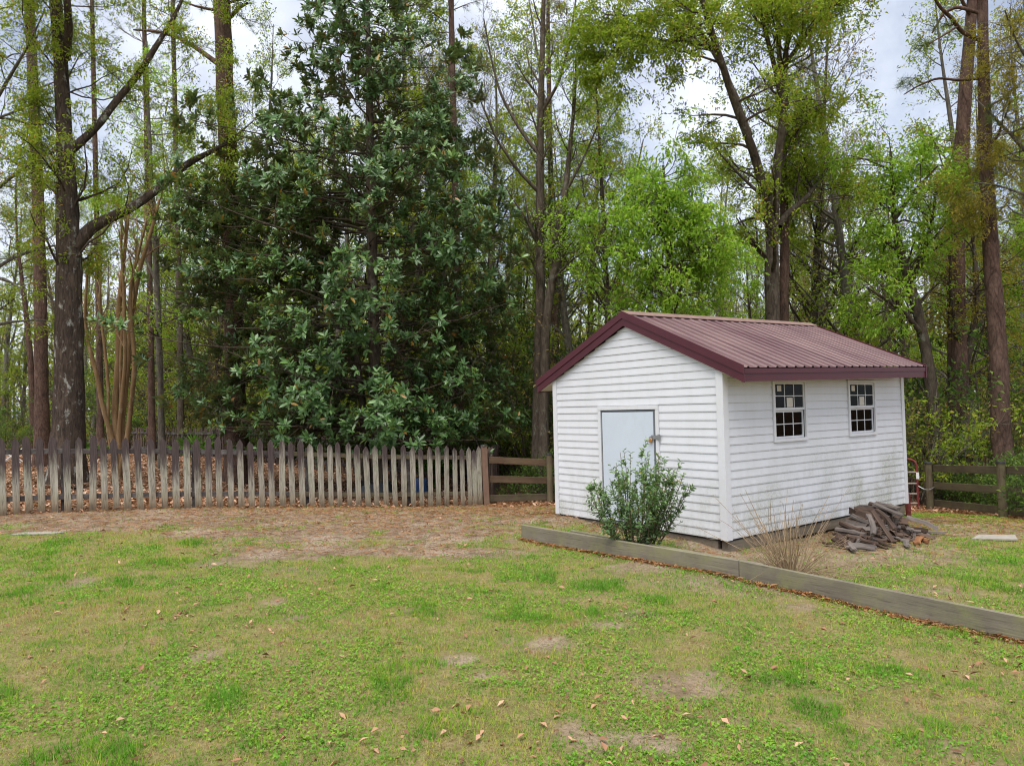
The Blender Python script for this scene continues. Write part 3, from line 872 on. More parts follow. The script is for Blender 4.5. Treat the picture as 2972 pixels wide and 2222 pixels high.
# windows
for y0, y1 in WIN:
    w = MB()
    f = 0.042
    w.box(0.0005, 0.030, y0, y0 + f, WZ0, WZ1).box(0.0005, 0.030, y1 - f, y1, WZ0, WZ1)
    w.box(0.0005, 0.030, y0 + f + .0005, y1 - f - .0005, WZ1 - f, WZ1).box(0.0005, 0.034, y0 + f + .0005, y1 - f - .0005, WZ0, WZ0 + f)
    win = w.obj('window', M['white_trim'], shed)
    a, b = y0 + f + 0.001, y1 - f - 0.001
    zm = (WZ0 + WZ1) / 2
    for nm, z0, z1, xo in (('upper_sash', zm, WZ1 - f - 0.001, 0.016), ('lower_sash', WZ0 + f + 0.001, zm - 0.001, -0.010)):
        s = MB(); r = 0.028; dxx = 0.022
        s.box(xo - dxx, xo, a, a + r, z0, z1).box(xo - dxx, xo, b - r, b, z0, z1)
        s.box(xo - dxx, xo, a + r + .0005, b - r - .0005, z1 - r, z1).box(xo - dxx, xo, a + r + .0005, b - r - .0005, z0, z0 + r * (1.25 if 'up' in nm else 1.0))
        s.obj(nm, M['white_trim'], win)
        ga, gb, gz0, gz1 = a + r, b - r, z0 + r * 1.2, z1 - r
        m_ = MB()
        for q in (1, 2):
            yy = ga + (gb - ga) * q / 3
            m_.box(xo - 0.014, xo - 0.004, yy - 0.006, yy + 0.006, gz0, gz1)
        zz = (gz0 + gz1) / 2
        m_.box(xo - 0.0135, xo - 0.0035, ga, gb, zz - 0.006, zz + 0.006)
        m_.obj('muntin_bars', M['white_trim'], win)
        for i in range(3):
            for j in range(2):
                ya, yb = ga + (gb - ga) * i / 3 + 0.0085, ga + (gb - ga) * (i + 1) / 3 - 0.0085
                za, zb = gz0 + (gz1 - gz0) * j / 2 + 0.0085, gz0 + (gz1 - gz0) * (j + 1) / 2 - 0.0085
                MB().box(xo - 0.0115, xo - 0.0085, ya, yb, za, zb).obj('pane', M['glass'], win)
        if nm == 'upper_sash':
            pw = (gb - ga) / 3; ph = (gz1 - gz0) / 2
            MB().box(xo - 0.0083, xo - 0.0075, ga + pw * 0.25, ga + pw * 0.68, gz1 - ph * 0.60, gz1 - ph * 0.10).obj('sticker', M['paper'], win)
            MB().box(xo - 0.0083, xo - 0.0075, ga + pw * 1.22, ga + pw * 1.86, gz0 + ph * 0.04, gz0 + ph * 0.86).obj('sticker', M['paper'], win)

# roof: gently out of level, rising towards the back
XR, XE, ZR = -SW / 2, 0.372, 3.085
RS = 0.455
TY = 0.021
YF, YB = -0.072, SL + 0.075
def rz(x_):
    return ZR - RS * abs(x_ - XR)
RIB = (YB - YF) / 24
for side in (1, -1):
    xe = XE if side > 0 else XR - (XE - XR)
    for p in range(6):
        prof = []
        for r in range(4):
            y0 = YF + (p * 4 + r) * RIB
            c = y0 + RIB / 2
            prof += [(y0, 0.0), (c - 0.030, 0.0), (c - 0.014, 0.017), (c + 0.014, 0.017), (c + 0.030, 0.0)]
        prof.append((YF + (p + 1) * 4 * RIB - 0.0015, 0.0))
        V, F = [], []
        for (xx) in (XR, xe):
            for (yy, dz) in prof:
                V.append((xx + (0.004 * side if p % 2 and xx == xe else 0), yy, rz(xx) + dz + TY * yy + 0.002 * (p % 2)))
        npf = len(prof)
        for i in range(npf - 1):
            F.append((i, i + 1, npf + i + 1, npf + i))
        V += [(v[0], v[1], v[2] - 0.004) for v in V[:]]
        o2 = 2 * npf
        F += [tuple(q + o2 for q in f[::-1]) for f in F[:]]
        for i in range(npf - 1):
            F.append((npf + i, npf + i + 1, o2 + npf + i + 1, o2 + npf + i))
        MB().add(V, F).obj('roof_panel', M['roof_metal'], shed)
scr = MB()
for row in range(5):
    xx = XR + (XE - XR) * (0.08 + row * 0.21)
    for r in range(24):
        yy = YF + r * RIB + 0.012 + (RIB if r % 2 else 0) * 0
        for dy in (RIB * 0.12, ):
            zz = rz(xx) + TY * yy
            scr.add([(xx - .007, yy + dy - .007, zz + .0025), (xx + .007, yy + dy - .007, zz + .0005), (xx + .007, yy + dy + .007, zz + .0005), (xx - .007, yy + dy + .007, zz + .0025), (xx, yy + dy, zz + .011)], [(0, 1, 4), (1, 2, 4), (2, 3, 4), (3, 0, 4)])
scr.obj('roof_screws', M['roof_metal'], shed, kind='stuff')
# ridge cap
for side in (1, -1):
    x2 = XR + side * 0.15
    MB().prism([(XR, YF - 0.012, rz(XR) + 0.034 + TY * YF), (x2, YF - 0.012, rz(x2) + 0.030 + TY * YF), (x2, YF - 0.012, rz(x2) + 0.024 + TY * YF), (XR, YF - 0.012, rz(XR) + 0.026 + TY * YF)], (0, YB - YF + 0.03, TY * (YB - YF))).obj('ridge_cap', M['ridge_metal'], shed)
# rake trim on both gables, in two steps
for yb_, y_ in ((YF, 1), (YB, -1)):
    for side in (1, -1):
        xe = XE + 0.004 if side > 0 else XR - (XE - XR) - 0.004
        for nm, t0, t1, o0, o1 in (('rake_flashing', -0.030, 0.075, -0.012, 0.010), ('rake_board', 0.0755, 0.185, 0.0, 0.022)):
            a = yb_ + o0 * y_; b = yb_ + o1 * y_
            zt = TY * yb_
            MB().prism([(XR, a, rz(XR) - t0 + zt), (xe, a, rz(xe) - t0 + zt), (xe, a, rz(xe) - t1 + zt), (XR, a, rz(XR) - t1 + zt)], (0, b - a, 0)).obj(nm, M['maroon_trim'], shed)
# eave fascia and soffit
for side in (1, -1):
    xe = XE if side > 0 else XR - (XE - XR)
    s = side
    e0, e1 = YF + 0.024, YB - 0.024
    for nm, t0, t1, o0, o1 in (('eave_flashing', 0.012, 0.075, -0.016, -0.002), ('fascia_board', 0.0755, 0.175, -0.040, -0.012)):
        xa, xb = xe + o0 * s, xe + o1 * s
        V = []
        for yy in (e0, e1):
            z = rz(xe) + TY * yy
            V += [(xa, yy, z - t1), (xb, yy, z - t1), (xb, yy, z - t0), (xa, yy, z - t0)]
        MB().add(V, [(0, 1, 2, 3), (7, 6, 5, 4), (0, 4, 5, 1), (1, 5, 6, 2), (2, 6, 7, 3), (3, 7, 4, 0)]).obj(nm, M['maroon_trim'], shed)
    xi = 0.0265 if side > 0 else -SW - 0.0265
    xo_ = xe - 0.041 * s
    V = []
    for yy in (e0, e1):
        z = rz(xe) + TY * yy - 0.16
        V += [(xi, yy, z + 0.115), (xo_, yy, z), (xo_, yy, z + 0.012), (xi, yy, z + 0.127)]
    MB().add(V, [(0, 1, 2, 3), (7, 6, 5, 4), (0, 4, 5, 1), (1, 5, 6, 2), (2, 6, 7, 3), (3, 7, 4, 0)]).obj('soffit', M['soffit'], shed)

# ------------------------------------------------------------------ picket fence
rf = random.Random(21)
def picket_mesh(w, h, seed, th=0.02, tip=0.085):
    r = random.Random(seed)
    j = lambda a=0.004: r.uniform(-a, a)
    m = MB()
    sh_ = w * r.uniform(0.80, 1.0)
    poly = [(-w / 2 + j(), 0, -0.06), (w / 2 + j(), 0, -0.06), (w / 2 + j(.006), 0, h * 0.35), (w / 2 + j(.006), 0, h - tip - 0.02), (w * 0.40 + j(), 0, h - tip * 0.7), (j(.008), 0, h), (-w * 0.40 + j(), 0, h - tip * 0.7 + j(.01)), (-w / 2 + j(.006), 0, h - tip - 0.02), (-w / 2 + j(.006), 0, h * 0.35)]
    m.prism(poly, (0, th, 0))
    return m.mesh('picket', 0.0025)

pf = thing('picket_fence', 'weathered grey picket fence with black stained tops along the front of the lawn', 'fence', (FL[0], FL[1], 0), math.atan2(FDIR[1], FDIR[0]))
variants = [picket_mesh(0.108, 1.30, s) for s in range(9)]
for v_ in variants:
    v_.materials.append(M['picket_wood'])
flen = float(np.linalg.norm(FR - FL))
def fz(s):
    p = FL + FDIR * s
    return float(ground_z(p[0], p[1]))
pos = []
s = 0.05
while s < flen - 0.40:
    pos.append(s)
    s += 0.187 + rf.uniform(-0.012, 0.012)
pos += [flen - 0.335, flen - 0.215, flen - 0.095]
for i, s in enumerate(pos):
    o = link('picket', variants[rf.randrange(9)], None, pf)
    f_ = s / flen
    o.location = (s, -0.045 - rf.uniform(0, 0.006), fz(s) + rf.uniform(-0.035, 0.015))
    lean = -0.032 * (1 - 0.75 * f_) + rf.gauss(0, 0.011)           # tops lean to the left, most at the far left end
    o.rotation_euler = (rf.gauss(0, 0.012), lean, rf.gauss(0, 0.03))
    if i >= len(pos) - 3:
        o.rotation_euler = (0, -0.012, 0)
    o.scale = (rf.uniform(0.92, 1.08), 1, rf.uniform(0.965, 1.02) * (1.03 - 0.035 * f_))
    age = 0.70 - 0.55 * smooth(0.50, 0.72, f_) + rf.uniform(-0.42, 0.38)
    o.color = (max(0, min(1, float(age))), rf.random(), 0, 1)
# rails and posts behind the pickets
nseg = 5
for zc_, nm in ((1.04, 'rail'), (0.26, 'rail')):
    for k in range(nseg):
        a, b = flen * k / nseg, flen * (k + 1) / nseg
        m = MB().bar((0, 0, 0), (b - a - 0.008, 0, fz(b) - fz(a)), 0.038, 0.085)
        o = link(nm, m.mesh(nm, 0.003), M['dark_rail'] if k < 3 else M['rail_wood_grey'], pf)
        o.location = (a, -0.004, fz(a) + zc_)
for k in range(nseg + 1):
    s_ = flen * k / nseg - (0.02 if k == nseg else 0)
    if k == nseg:
        continue
    m = MB().box(-0.045, 0.045, 0.018, 0.108, -0.3, 1.13)
    o = link('post', m.mesh('post', 0.004), M['dark_rail'], pf)
    o.location = (s_ + 0.35, 0, fz(s_))

# back and side runs of the same enclosure
CB = np.array([-0.45, 19.2])
B0 = CB.copy(); B1 = np.array([-17.5, 32.5])
def picket_run(a, b, spacing, label, mat, height, seed, post_every=2.4):
    r = random.Random(seed)
    d = (b - a); ln = float(np.linalg.norm(d)); d = d / ln
    root = thing('picket_fence', label, 'fence', (a[0], a[1], 0), math.atan2(d[1], d[0]))
    ms = [picket_mesh(0.095, height, seed + q) for q in range(4)]
    for m_ in ms:
        m_.materials.append(mat)
    def gz(s):
        p = a + d * s
        return float(ground_z(p[0], p[1]))
    s = 0.06
    while s < ln:
        o = link('picket', ms[r.randrange(4)], None, root)
        o.location = (s, -0.04, gz(s) + r.uniform(-0.03, 0.02))
        o.rotation_euler = (r.gauss(0, .02), r.gauss(0, 0.025), 0)
        s += spacing + r.uniform(-0.012, 0.012)
    n = max(1, int(round(ln / post_every)))
    for k in range(n):
        p0, p1 = ln * k / n, ln * (k + 1) / n
        for zc_ in (0.30, 0.98):
            o = link('rail', MB().bar((0, 0, 0), (p1 - p0 - .006, 0, gz(p1) - gz(p0)), 0.04, 0.09).mesh('rail'), M['dark_rail'], root)
            o.location = (p0, 0.002, gz(p0) + zc_)
        o = link('post', MB().box(-0.045, 0.045, 0.024, 0.114, -0.3, height - 0.1).mesh('post'), M['dark_rail'], root)
        o.location = (p0, 0, gz(p0))
picket_run(B0, B1, 0.175, 'long dark brown picket fence at the back of the leaf covered yard', M['back_picket'], 1.22, 300)
picket_run(FR + np.array([0.05, 0.12]), CB + np.array([0.02, -0.1]), 0.16, 'dark picket fence run going back from the corner post behind the magnolia', M['back_picket'], 1.26, 340)

# ------------------------------------------------------------------ board fences with round capped posts
def round_post(root, x, y, h, r, mat, z=None):
    z = float(ground_z(x, y)) if z is None else z
    p = MB().cyl((0, 0, -0.3), (0.0, 0, h), r * 1.04, 16, r * 0.96).obj('post', mat, root)
    p.location = (x, y, z)
    c = MB().cyl((0, 0, h - 0.004), (0, 0, h + 0.022), r * 1.18, 16, r * 1.08).obj('post_cap', M['post_cap'], p)
    return p
def plank(root, a, b, za, zb, w, h, mat, nm='rail'):
    a3, b3 = np.array([a[0], a[1], za]), np.array([b[0], b[1], zb])
    L_ = float(np.linalg.norm(b3 - a3))
    o = MB().box(0, L_, -w / 2, w / 2, -h / 2, h / 2).obj(nm, mat, root, 0.004)
    o.location = a3
    d = b3 - a3
    o.rotation_euler = (0, -math.asin(d[2] / L_), math.atan2(d[1], d[0]))
    return o
g0 = float(ground_z(*FR)); g1 = float(ground_z(*POST2))
bf = thing('board_fence', 'short three board fence between the picket fence and the shed', 'fence')
crn = FR + FDIR * 0.07
cp_ = MB().box(-0.065, 0.065, -0.065, 0.065, -0.3, 1.30).obj('post', M['post_red'], bf, 0.006)
cp_.location = (crn[0], crn[1], float(ground_z(*crn))); cp_.rotation_euler = (0, -0.03, 0.15)
MB().cyl((0, 0, 1.302), (0, 0, 1.325), 0.088, 16, 0.075).obj('post_cap', M['post_cap'], cp_)
round_post(bf, POST2[0], POST2[1], 1.13, 0.068, M['post_wood'])
NXT = POST2 + (POST2 - crn) * 1.15
round_post(bf, NXT[0], NXT[1], 1.13, 0.068, M['post_wood'])
fz0, fz1, fz2 = float(ground_z(*crn)), g1, float(ground_z(*NXT))
off_ = np.array([0.0, 0.075])
for hgt, hgt1, mt in ((0.985, 0.93, 'rail_wood'), (0.56, 0.53, 'rail_wood'), (0.135, 0.16, 'rail_wood_grey')):
    plank(bf, crn + [0.07, 0.05], POST2 + off_ + [0.02, 0.02], fz0 + hgt, fz1 + hgt1, 0.03, 0.15, M[mt])
    plank(bf, POST2 + off_ + [0.03, 0.02], NXT + off_, fz1 + hgt1, fz2 + hgt1, 0.03, 0.15, M[mt])
rfence = thing('board_fence', 'three board fence running along the wood on the far side of the shed', 'fence')
dR = RP2 - RP1
posts = [RP1, RP2, RP2 + dR * 1.02, RP2 + dR * 2.04]
for p in posts:
    round_post(rfence, p[0], p[1], 1.0, 0.072, M['post_wood'])
nrm = np.array([dR[1], -dR[0]]) / np.linalg.norm(dR) * -1
if nrm[0] < 0:
    nrm = -nrm
for i in range(3):
    a, b = posts[i] + nrm * 0.085, posts[i + 1] + nrm * 0.085
    u_ = (b - a) / np.linalg.norm(b - a)
    za, zb = float(ground_z(*posts[i])), float(ground_z(*posts[i + 1]))
    for hgt in (0.86, 0.50, 0.13):
        plank(rfence, a - (u_ * 0.35 if i == 0 else 0), b - u_ * 0.008, za + hgt, zb + hgt, 0.032, 0.145, M['rail_wood_grey'])

# ------------------------------------------------------------------ tube gate between the shed and the board fence
GE = RP1 + np.array([-0.24, 0.02])
GH = GE + np.array([-2.7, 0.35])
gd = GE - GH; gl = float(np.linalg.norm(gd)); gd = gd / gl
gate = thing('tube_gate', 'dull red tubular steel farm gate beside the far corner of the shed', 'gate', (GH[0], GH[1], 0), math.atan2(gd[1], gd[0]))
RPOST = on_ground(2637, 1499)
rp_ = MB().cyl((0, 0, -0.2), (0.0, 0, 0.42), 0.045, 14).cyl((0, 0, 0.42), (0, 0, 0.43), 0.03, 14).obj('pipe_post', M['gate_red'])
rp_.location = tuple(RPOST)
tag(rp_, 'short red steel pipe post standing at the far bottom corner of the shed', 'post')
zg1 = float(ground_z(*GE)); zg0 = zg1
def tube_path(pts, r, n=10, sides=10):
    P_ = np.array(pts, float)
    seg = np.concatenate([[0], np.cumsum(np.linalg.norm(np.diff(P_, axis=0), axis=1))])
    return P_, r
gz = (zg0 + zg1) / 2
top = gz + 1.08; bot = gz + 0.12
path = [(0.0, 0, bot), (0.0, 0, top - 0.16)] + [(0.16 - 0.16 * math.cos(a), 0, top - 0.16 + 0.16 * math.sin(a)) for a in np.linspace(0.3, math.pi / 2, 5)] + [(gl - 0.16 + 0.16 * math.sin(a), 0, top - 0.16 + 0.16 * math.cos(a)) for a in np.linspace(0, math.pi / 2 - 0.2, 5)] + [(gl, 0, top - 0.16), (gl, 0, gz + 0.02)]
V, F = tubes(np.array([path]), np.full((1, len(path)), 0.026), 10)
link('gate_frame', make_mesh('gate_frame', V, [F], smooth_shade=True), M['gate_red'], gate)
for hgt in (0.80, 0.56, 0.34, 0.14):
    MB().cyl((0.02, 0, gz + hgt), (gl - 0.02, 0, gz + hgt), 0.021, 10).obj('rail', M['gate_grey'], gate)
MB().box(gl - 0.028, gl + 0.028, -0.03, -0.024, gz + 0.66, gz + 0.80).obj('gate_label', M['white_metal'], gate)
ch = MB()
a3 = np.array([GE[0], GE[1], gz + 0.52]); b3 = np.array([RP1[0], RP1[1], gz + 0.50]) + np.array([0.085, -0.06, 0])
pp = [a3 + (b3 - a3) * t + np.array([-0.03 * math.sin(math.pi * t), -0.09 * math.sin(math.pi * t), -0.07 * math.sin(math.pi * t)]) for t in np.linspace(0, 1, 13)]
for p, q in zip(pp[:-1], pp[1:]):
    ch.cyl(p, q, 0.009, 6)
tag(ch.obj('chain', M['galv']), 'thin chain looped from the red gate to the fence post', 'chain')

# ------------------------------------------------------------------ timber edging in front of the shed
E0, E1, E2 = on_ground(1513, 1564)[:2], on_ground(2146, 1681)[:2], on_ground(2972, 1866)[:2]
E3 = E2 + (E2 - E1) * 0.6
def edging_board(root, a, b, top, mat, th=0.045):
    za, zb = float(ground_z(*a)), float(ground_z(*b))
    L_ = float(np.linalg.norm(b - a))
    h = 0.32
    o = MB().box(0, L_ - 0.004, 0, th, -h, 0).obj('board', mat, root, 0.005)
    o.location = (a[0], a[1], top[0])
    d = (b - a)
    o.rotation_euler = (0, -math.asin((top[1] - top[0]) / L_), math.atan2(d[1], d[0]))
    return o
ed = thing('timber_edging', 'weathered greenish timber edging board running diagonally across the lawn', 'edging')
t0, t1, t2, t3 = [float(ground_z(*e)) + 0.195 for e in (E0, E1, E2, E3)]
edging_board(ed, E0, E1, (t0, t1), M['board_wood'])
edging_board(ed, E1, E2 + (E2 - E1) * 0.6, (t1, t3), M['board_wood'])
perp = np.array([E1[1] - E0[1], -(E1[0] - E0[0])]); perp = perp / np.linalg.norm(perp)
if perp[1] < 0:
    perp = -perp
bb0 = E0 + (E1 - E0) * 0.16 + perp * 0.42
bb1 = E0 + (E1 - E0) * 1.06 + perp * 0.12
ed2 = thing('timber_edging', 'low half buried edging board behind the green bush', 'edging')
edging_board(ed2, bb0, bb1, (t0 - 0.075, t1 - 0.03), M['board_wood'])
BED = (E0 + (E1 - E0) * 0.535 + perp * 0.27)

# straw and leaves caught along the foot of the edging
rq = np.random.default_rng(88)
n = 2600
tq = rq.uniform(0, 1, n)
seg0 = rq.random(n) < 0.45
qa = np.where(seg0[:, None], E0 + (E1 - E0) * tq[:, None], E1 + (E3 - E1) * tq[:, None]) - perp * np.abs(rq.normal(0, 0.05, n))[:, None]
P = np.stack([qa[:, 0], qa[:, 1], ground_z(qa[:, 0], qa[:, 1]) + rq.uniform(0.004, 0.03, n)], -1)
az = rq.uniform(0, 2 * np.pi, n)
D = np.stack([np.cos(az), np.sin(az), rq.normal(0, 0.15, n)], -1)
S = np.stack([-np.sin(az) * 0.7, np.cos(az) * 0.7, np.full(n, 0.7)], -1)
V, F = blades(P, D, S, rq.uniform(0.03, 0.11, n), rq.uniform(0.006, 0.02, n))
o = link('edging_straw', make_mesh('edging_straw', V, [F], np.repeat(rq.random(n), 3)), M['straw'], kind='stuff')
tag(o, 'brown straw and leaf bits caught along the foot of the timber edging', 'pine straw')

# ------------------------------------------------------------------ flat slab and boards lying about
sl = on_ground(2885, 1565)
o = MB().add([(-0.34, -0.06, 0.0), (0.20, -0.17, 0), (0.36, 0.10, 0), (-0.10, 0.17, 0), (-0.34, -0.06, 0.03), (0.20, -0.17, 0.03), (0.36, 0.10, 0.035), (-0.10, 0.17, 0.035)],
             [(0, 3, 2, 1), (4, 5, 6, 7), (0, 1, 5, 4), (1, 2, 6, 5), (2, 3, 7, 6), (3, 0, 4, 7)]).obj('paving_slab', M['concrete'], None, 0.004)
o.location = (sl[0], sl[1], sl[2] + 0.005)
tag(o, 'pale flat slab lying in the grass beyond the firewood', 'slab')
sl = on_ground(105, 1552)
o = MB().add([(-0.34, -0.05, 0.0), (0.3, -0.03, 0), (0.36, 0.05, 0), (-0.2, 0.07, 0), (-0.34, -0.05, 0.02), (0.3, -0.03, 0.025), (0.36, 0.05, 0.025), (-0.2, 0.07, 0.03)],
             [(0, 3, 2, 1), (4, 5, 6, 7), (0, 1, 5, 4), (1, 2, 6, 5), (2, 3, 7, 6), (3, 0, 4, 7)]).obj('flat_stone', M['concrete'], None, 0.004)
o.location = (sl[0], sl[1], sl[2] + 0.004)
tag(o, 'pale flat stone in the grass near the picket fence at the left edge', 'stone')

# ------------------------------------------------------------------ firewood
rw = random.Random(77)
def log_mesh(seed, ln, r):
    q = random.Random(seed)
    kind = q.random()
    if kind < 0.55:      # split wedge
        sec = [(-0.95, -0.35), (0.9, -0.5), (0.95, 0.1), (0.1, 0.65), (-0.6, 0.45)]
    elif kind < 0.8:     # slab
        sec = [(-1.1, -0.3), (1.05, -0.35), (1.1, 0.12), (0.3, 0.34), (-0.9, 0.28)]
    else:                # round
        sec = [(math.cos(a), math.sin(a) * 0.9) for a in np.linspace(0, 2 * math.pi, 9)[:-1]]
    n = len(sec)
    rings = []
    ns = 6
    bend = (q.uniform(-.03, .03), q.uniform(-.02, .02))
    for k in range(ns):
        t = k / (ns - 1)
        sc_ = r * (1 + 0.10 * math.sin(t * 5 + q.random() * 6) + q.uniform(-.09, .09))
        rings.append([(-ln / 2 + ln * t + q.uniform(-.012, .012) * (k in (0, ns - 1)), bend[0] * math.sin(t * 3.1) + p[0] * sc_ * q.uniform(0.9, 1.1), bend[1] * math.sin(t * 3.1) + p[1] * sc_ * q.uniform(0.86, 1.14)) for p in sec])
    V = [p for rr in rings for p in rr]
    F = [(k * n + i, k * n + (i + 1) % n, (k + 1) * n + (i + 1) % n, (k + 1) * n + i) for k in range(ns - 1) for i in range(n)]
    F += [tuple(range(n))[::-1], tuple(range((ns - 1) * n, ns * n))]
    return MB().add(V, F).mesh('firewood_log')
PC = on_ground(2530, 1565)                                   # middle of the pile
vx = SV                                                      # along the shed wall
ux = -SU                                                     # out from the wall
logm = [log_mesh(900 + i, 0.38, 0.040) for i in range(20)]
pile = []
def put_log(a, b, z, yaw, tilt, roll, sc_=1.0, mat=None, label=None, ln=1.0):
    me = logm[rw.randrange(20)].copy()
    me.materials.clear()
    me.materials.append(M[mat or rw.choice(['log_grey', 'log_brown', 'log_grey', 'log_brown', 'log_brown'])])
    o = link('firewood_log', me)
    p = PC[:2] + vx * a + ux * b
    o.location = (p[0], p[1], float(ground_z(*p)) + z)
    base = math.atan2(ux[1], ux[0])
    o.rotation_euler = (roll, tilt, base + yaw)
    o.scale = (ln, sc_, sc_)
    tag(o, label or 'split firewood log in the heap against the shed wall', 'firewood', 'split firewood logs heaped beside the shed')
    pile.append(o)
# the heap: courses that narrow upwards, logs lying roughly out from the wall with their dark ends to the lawn
for lay, (nlog, half, b0) in enumerate([(24, 0.95, 0.05), (20, 0.80, 0.0), (17, 0.66, -0.03), (14, 0.52, -0.06), (10, 0.40, -0.09), (7, 0.28, -0.12), (4, 0.16, -0.14)]):
    for i in range(nlog):
        a = -half + 2 * half * (i + 0.5) / nlog + rw.uniform(-.03, .03) + 0.06 * lay
        put_log(a, b0 + rw.uniform(-.06, .06), 0.038 + lay * 0.055 + rw.uniform(-.012, .012), rw.uniform(-.45, .45) - 0.25 * (a < -0.3), rw.uniform(-.02, .20), rw.uniform(0, 6.28), rw.uniform(0.7, 1.15), None, None, rw.uniform(0.8, 1.2))
    for i in range(nlog // 2):
        a = -half + 2 * half * (i + 0.5) / (nlog // 2) + rw.uniform(-.05, .05) + 0.06 * lay
        put_log(a, b0 + 0.22 - 0.05 * lay + rw.uniform(-.03, .05), 0.033 + lay * 0.051, rw.uniform(-1.2, 1.2), rw.uniform(0.0, 0.35), rw.uniform(0, 6.28), rw.uniform(0.6, 0.9))
# logs lying across the front of the heap
put_log(-0.62, 0.30, 0.30, -1.0, 0.42, 0.3, 0.95, 'log_grey', 'long grey split log sloping down over the near end of the firewood heap', 1.15)
put_log(-0.42, 0.36, 0.26, -0.6, 0.62, 0.4, 0.62, 'log_brown', 'thin reddish brown split log leaning on the front of the firewood heap', 1.45)
put_log(-0.18, 0.28, 0.32, -0.55, 0.5, 0.2, 0.9, 'log_brown', 'tan split log lying high on the near face of the firewood heap', 1.1)
put_log(0.30, 0.10, 0.39, -0.35, 0.20, 0.1, 1.1, 'log_grey', 'big grey log on the very top of the firewood heap', 1.25)
put_log(0.44, 0.02, 0.41, -0.3, 0.08, 0.0, 1.0, 'log_grey', 'pale grey split slab lying on top at the far end of the heap', 0.95)
put_log(0.86, 0.28, 0.17, 0.2, 0.32, 0.05, 1.15, 'log_grey', 'wide silvery slab of wood sloping off the far end of the heap', 1.05)
put_log(0.10, 0.56, 0.06, -1.25, 0.05, 0.2, 1.0, 'log_orange', 'orange brown rotten log on the ground in front of the heap', 0.9)
put_log(0.28, 0.52, 0.04, -0.5, 0.02, 1.2, 0.8, 'log_orange', 'short orange chunk of wood beside the rotten log', 0.6)
put_log(-0.20, 0.55, 0.05, -1.1, 0.0, 0.4, 0.8, 'log_grey', 'flat grey split piece on the ground at the foot of the heap', 0.95)
put_log(-0.95, 0.22, 0.06, -0.95, 0.02, 0.1, 0.8, 'log_grey', 'weathered plank end poking out at the near end of the heap', 1.3)
put_log(1.06, 0.30, 0.035, 0.5, 0.0, 0.1, 0.8, 'log_grey', 'thin pale offcut lying on the grass past the far end of the heap', 0.95)

# ------------------------------------------------------------------ things lying in the fenced yard
tb = on_ground(1085, 1437)
tub = thing('plastic_tub', 'upturned black plastic tub lying behind the pickets under the magnolia', 'tub', (tb[0], tb[1], tb[2]), 0.3)
def tub_mesh(name, a, b, h, flare, n=20, rimw=0.03):
    V, F = [], []
    prof = [(1.0, 0.0), (1.0 + rimw, 0.0), (1.0 + rimw, 0.035), (1.0, 0.04), (1 - flare * 0.5, h * 0.55), (1 - flare, h * 0.93), (1 - flare - 0.07, h), (0.0, h * 1.01)]
    for (q, z) in prof:
        for k in range(n):
            g_ = 2 * math.pi * k / n
            e = (abs(math.cos(g_)) ** 4 + abs(math.sin(g_)) ** 4) ** -0.25 * 0.93
            V.append((a * q * e * math.cos(g_), b * q * e * math.sin(g_), z))
    for i in range(len(prof) - 1):
        for k in range(n):
            F.append((i * n + k, i * n + (k + 1) % n, (i + 1) * n + (k + 1) % n, (i + 1) * n + k))
    return MB().add(V, F).mesh(name)
o = link('tub_shell', tub_mesh('tub_shell', 0.62, 0.36, 0.34, 0.30), M['black_plastic'], tub); o.rotation_euler = (0.05, -0.12, 0)
m = MB()
for yy in (-0.2, 0.0, 0.2):
    m.bar((-0.42, yy, 0.36), (0.42, yy, 0.335), 0.035, 0.03)
m.obj('runner', M['black_plastic'], tub)
tb2 = on_ground(1215, 1436)
o = link('plastic_tub', tub_mesh('plastic_tub', 0.22, 0.2, 0.42, 0.22), M['blue_plastic']); o.location = tuple(tb2); o.rotation_euler = (0.06, 0.1, 0.5)
tag(o, 'dark blue plastic tub standing upside down behind the pickets', 'tub')
wf = on_ground(30, 1345)
wfr = thing('folding_frame', 'white metal folding chair frame seen between the pickets at the far left', 'chair', tuple(wf), 0.4)
m = MB()
for yy in (0, 0.45):
    m.cyl((-0.35, yy, 0.0), (0.45, yy, 0.62), 0.018, 8).cyl((0.35, yy, 0.0), (-0.3, yy, 0.55), 0.018, 8)
m.cyl((0.45, 0, 0.62), (0.45, 0.45, 0.62), 0.018, 8).cyl((-0.3, 0, 0.55), (-0.3, 0.45, 0.55), 0.018, 8)
m.obj('frame', M['white_metal'], wfr)
MB().box(-0.28, 0.05, 0.02, 0.43, 0.34, 0.36).obj('seat', M['white_metal'], wfr)

# ------------------------------------------------------------------ growing plants
def resample(pts, n):
    P_ = np.array(pts, float)
    s = np.concatenate([[0], np.cumsum(np.linalg.norm(np.diff(P_, axis=0), axis=1))])
    t = np.linspace(0, s[-1], n)
    Q = np.stack([np.interp(t, s, P_[:, i]) for i in range(3)], -1)
    for _ in range(2):
        Q[1:-1] = 0.25 * Q[:-2] + 0.5 * Q[1:-1] + 0.25 * Q[2:]
    return Q

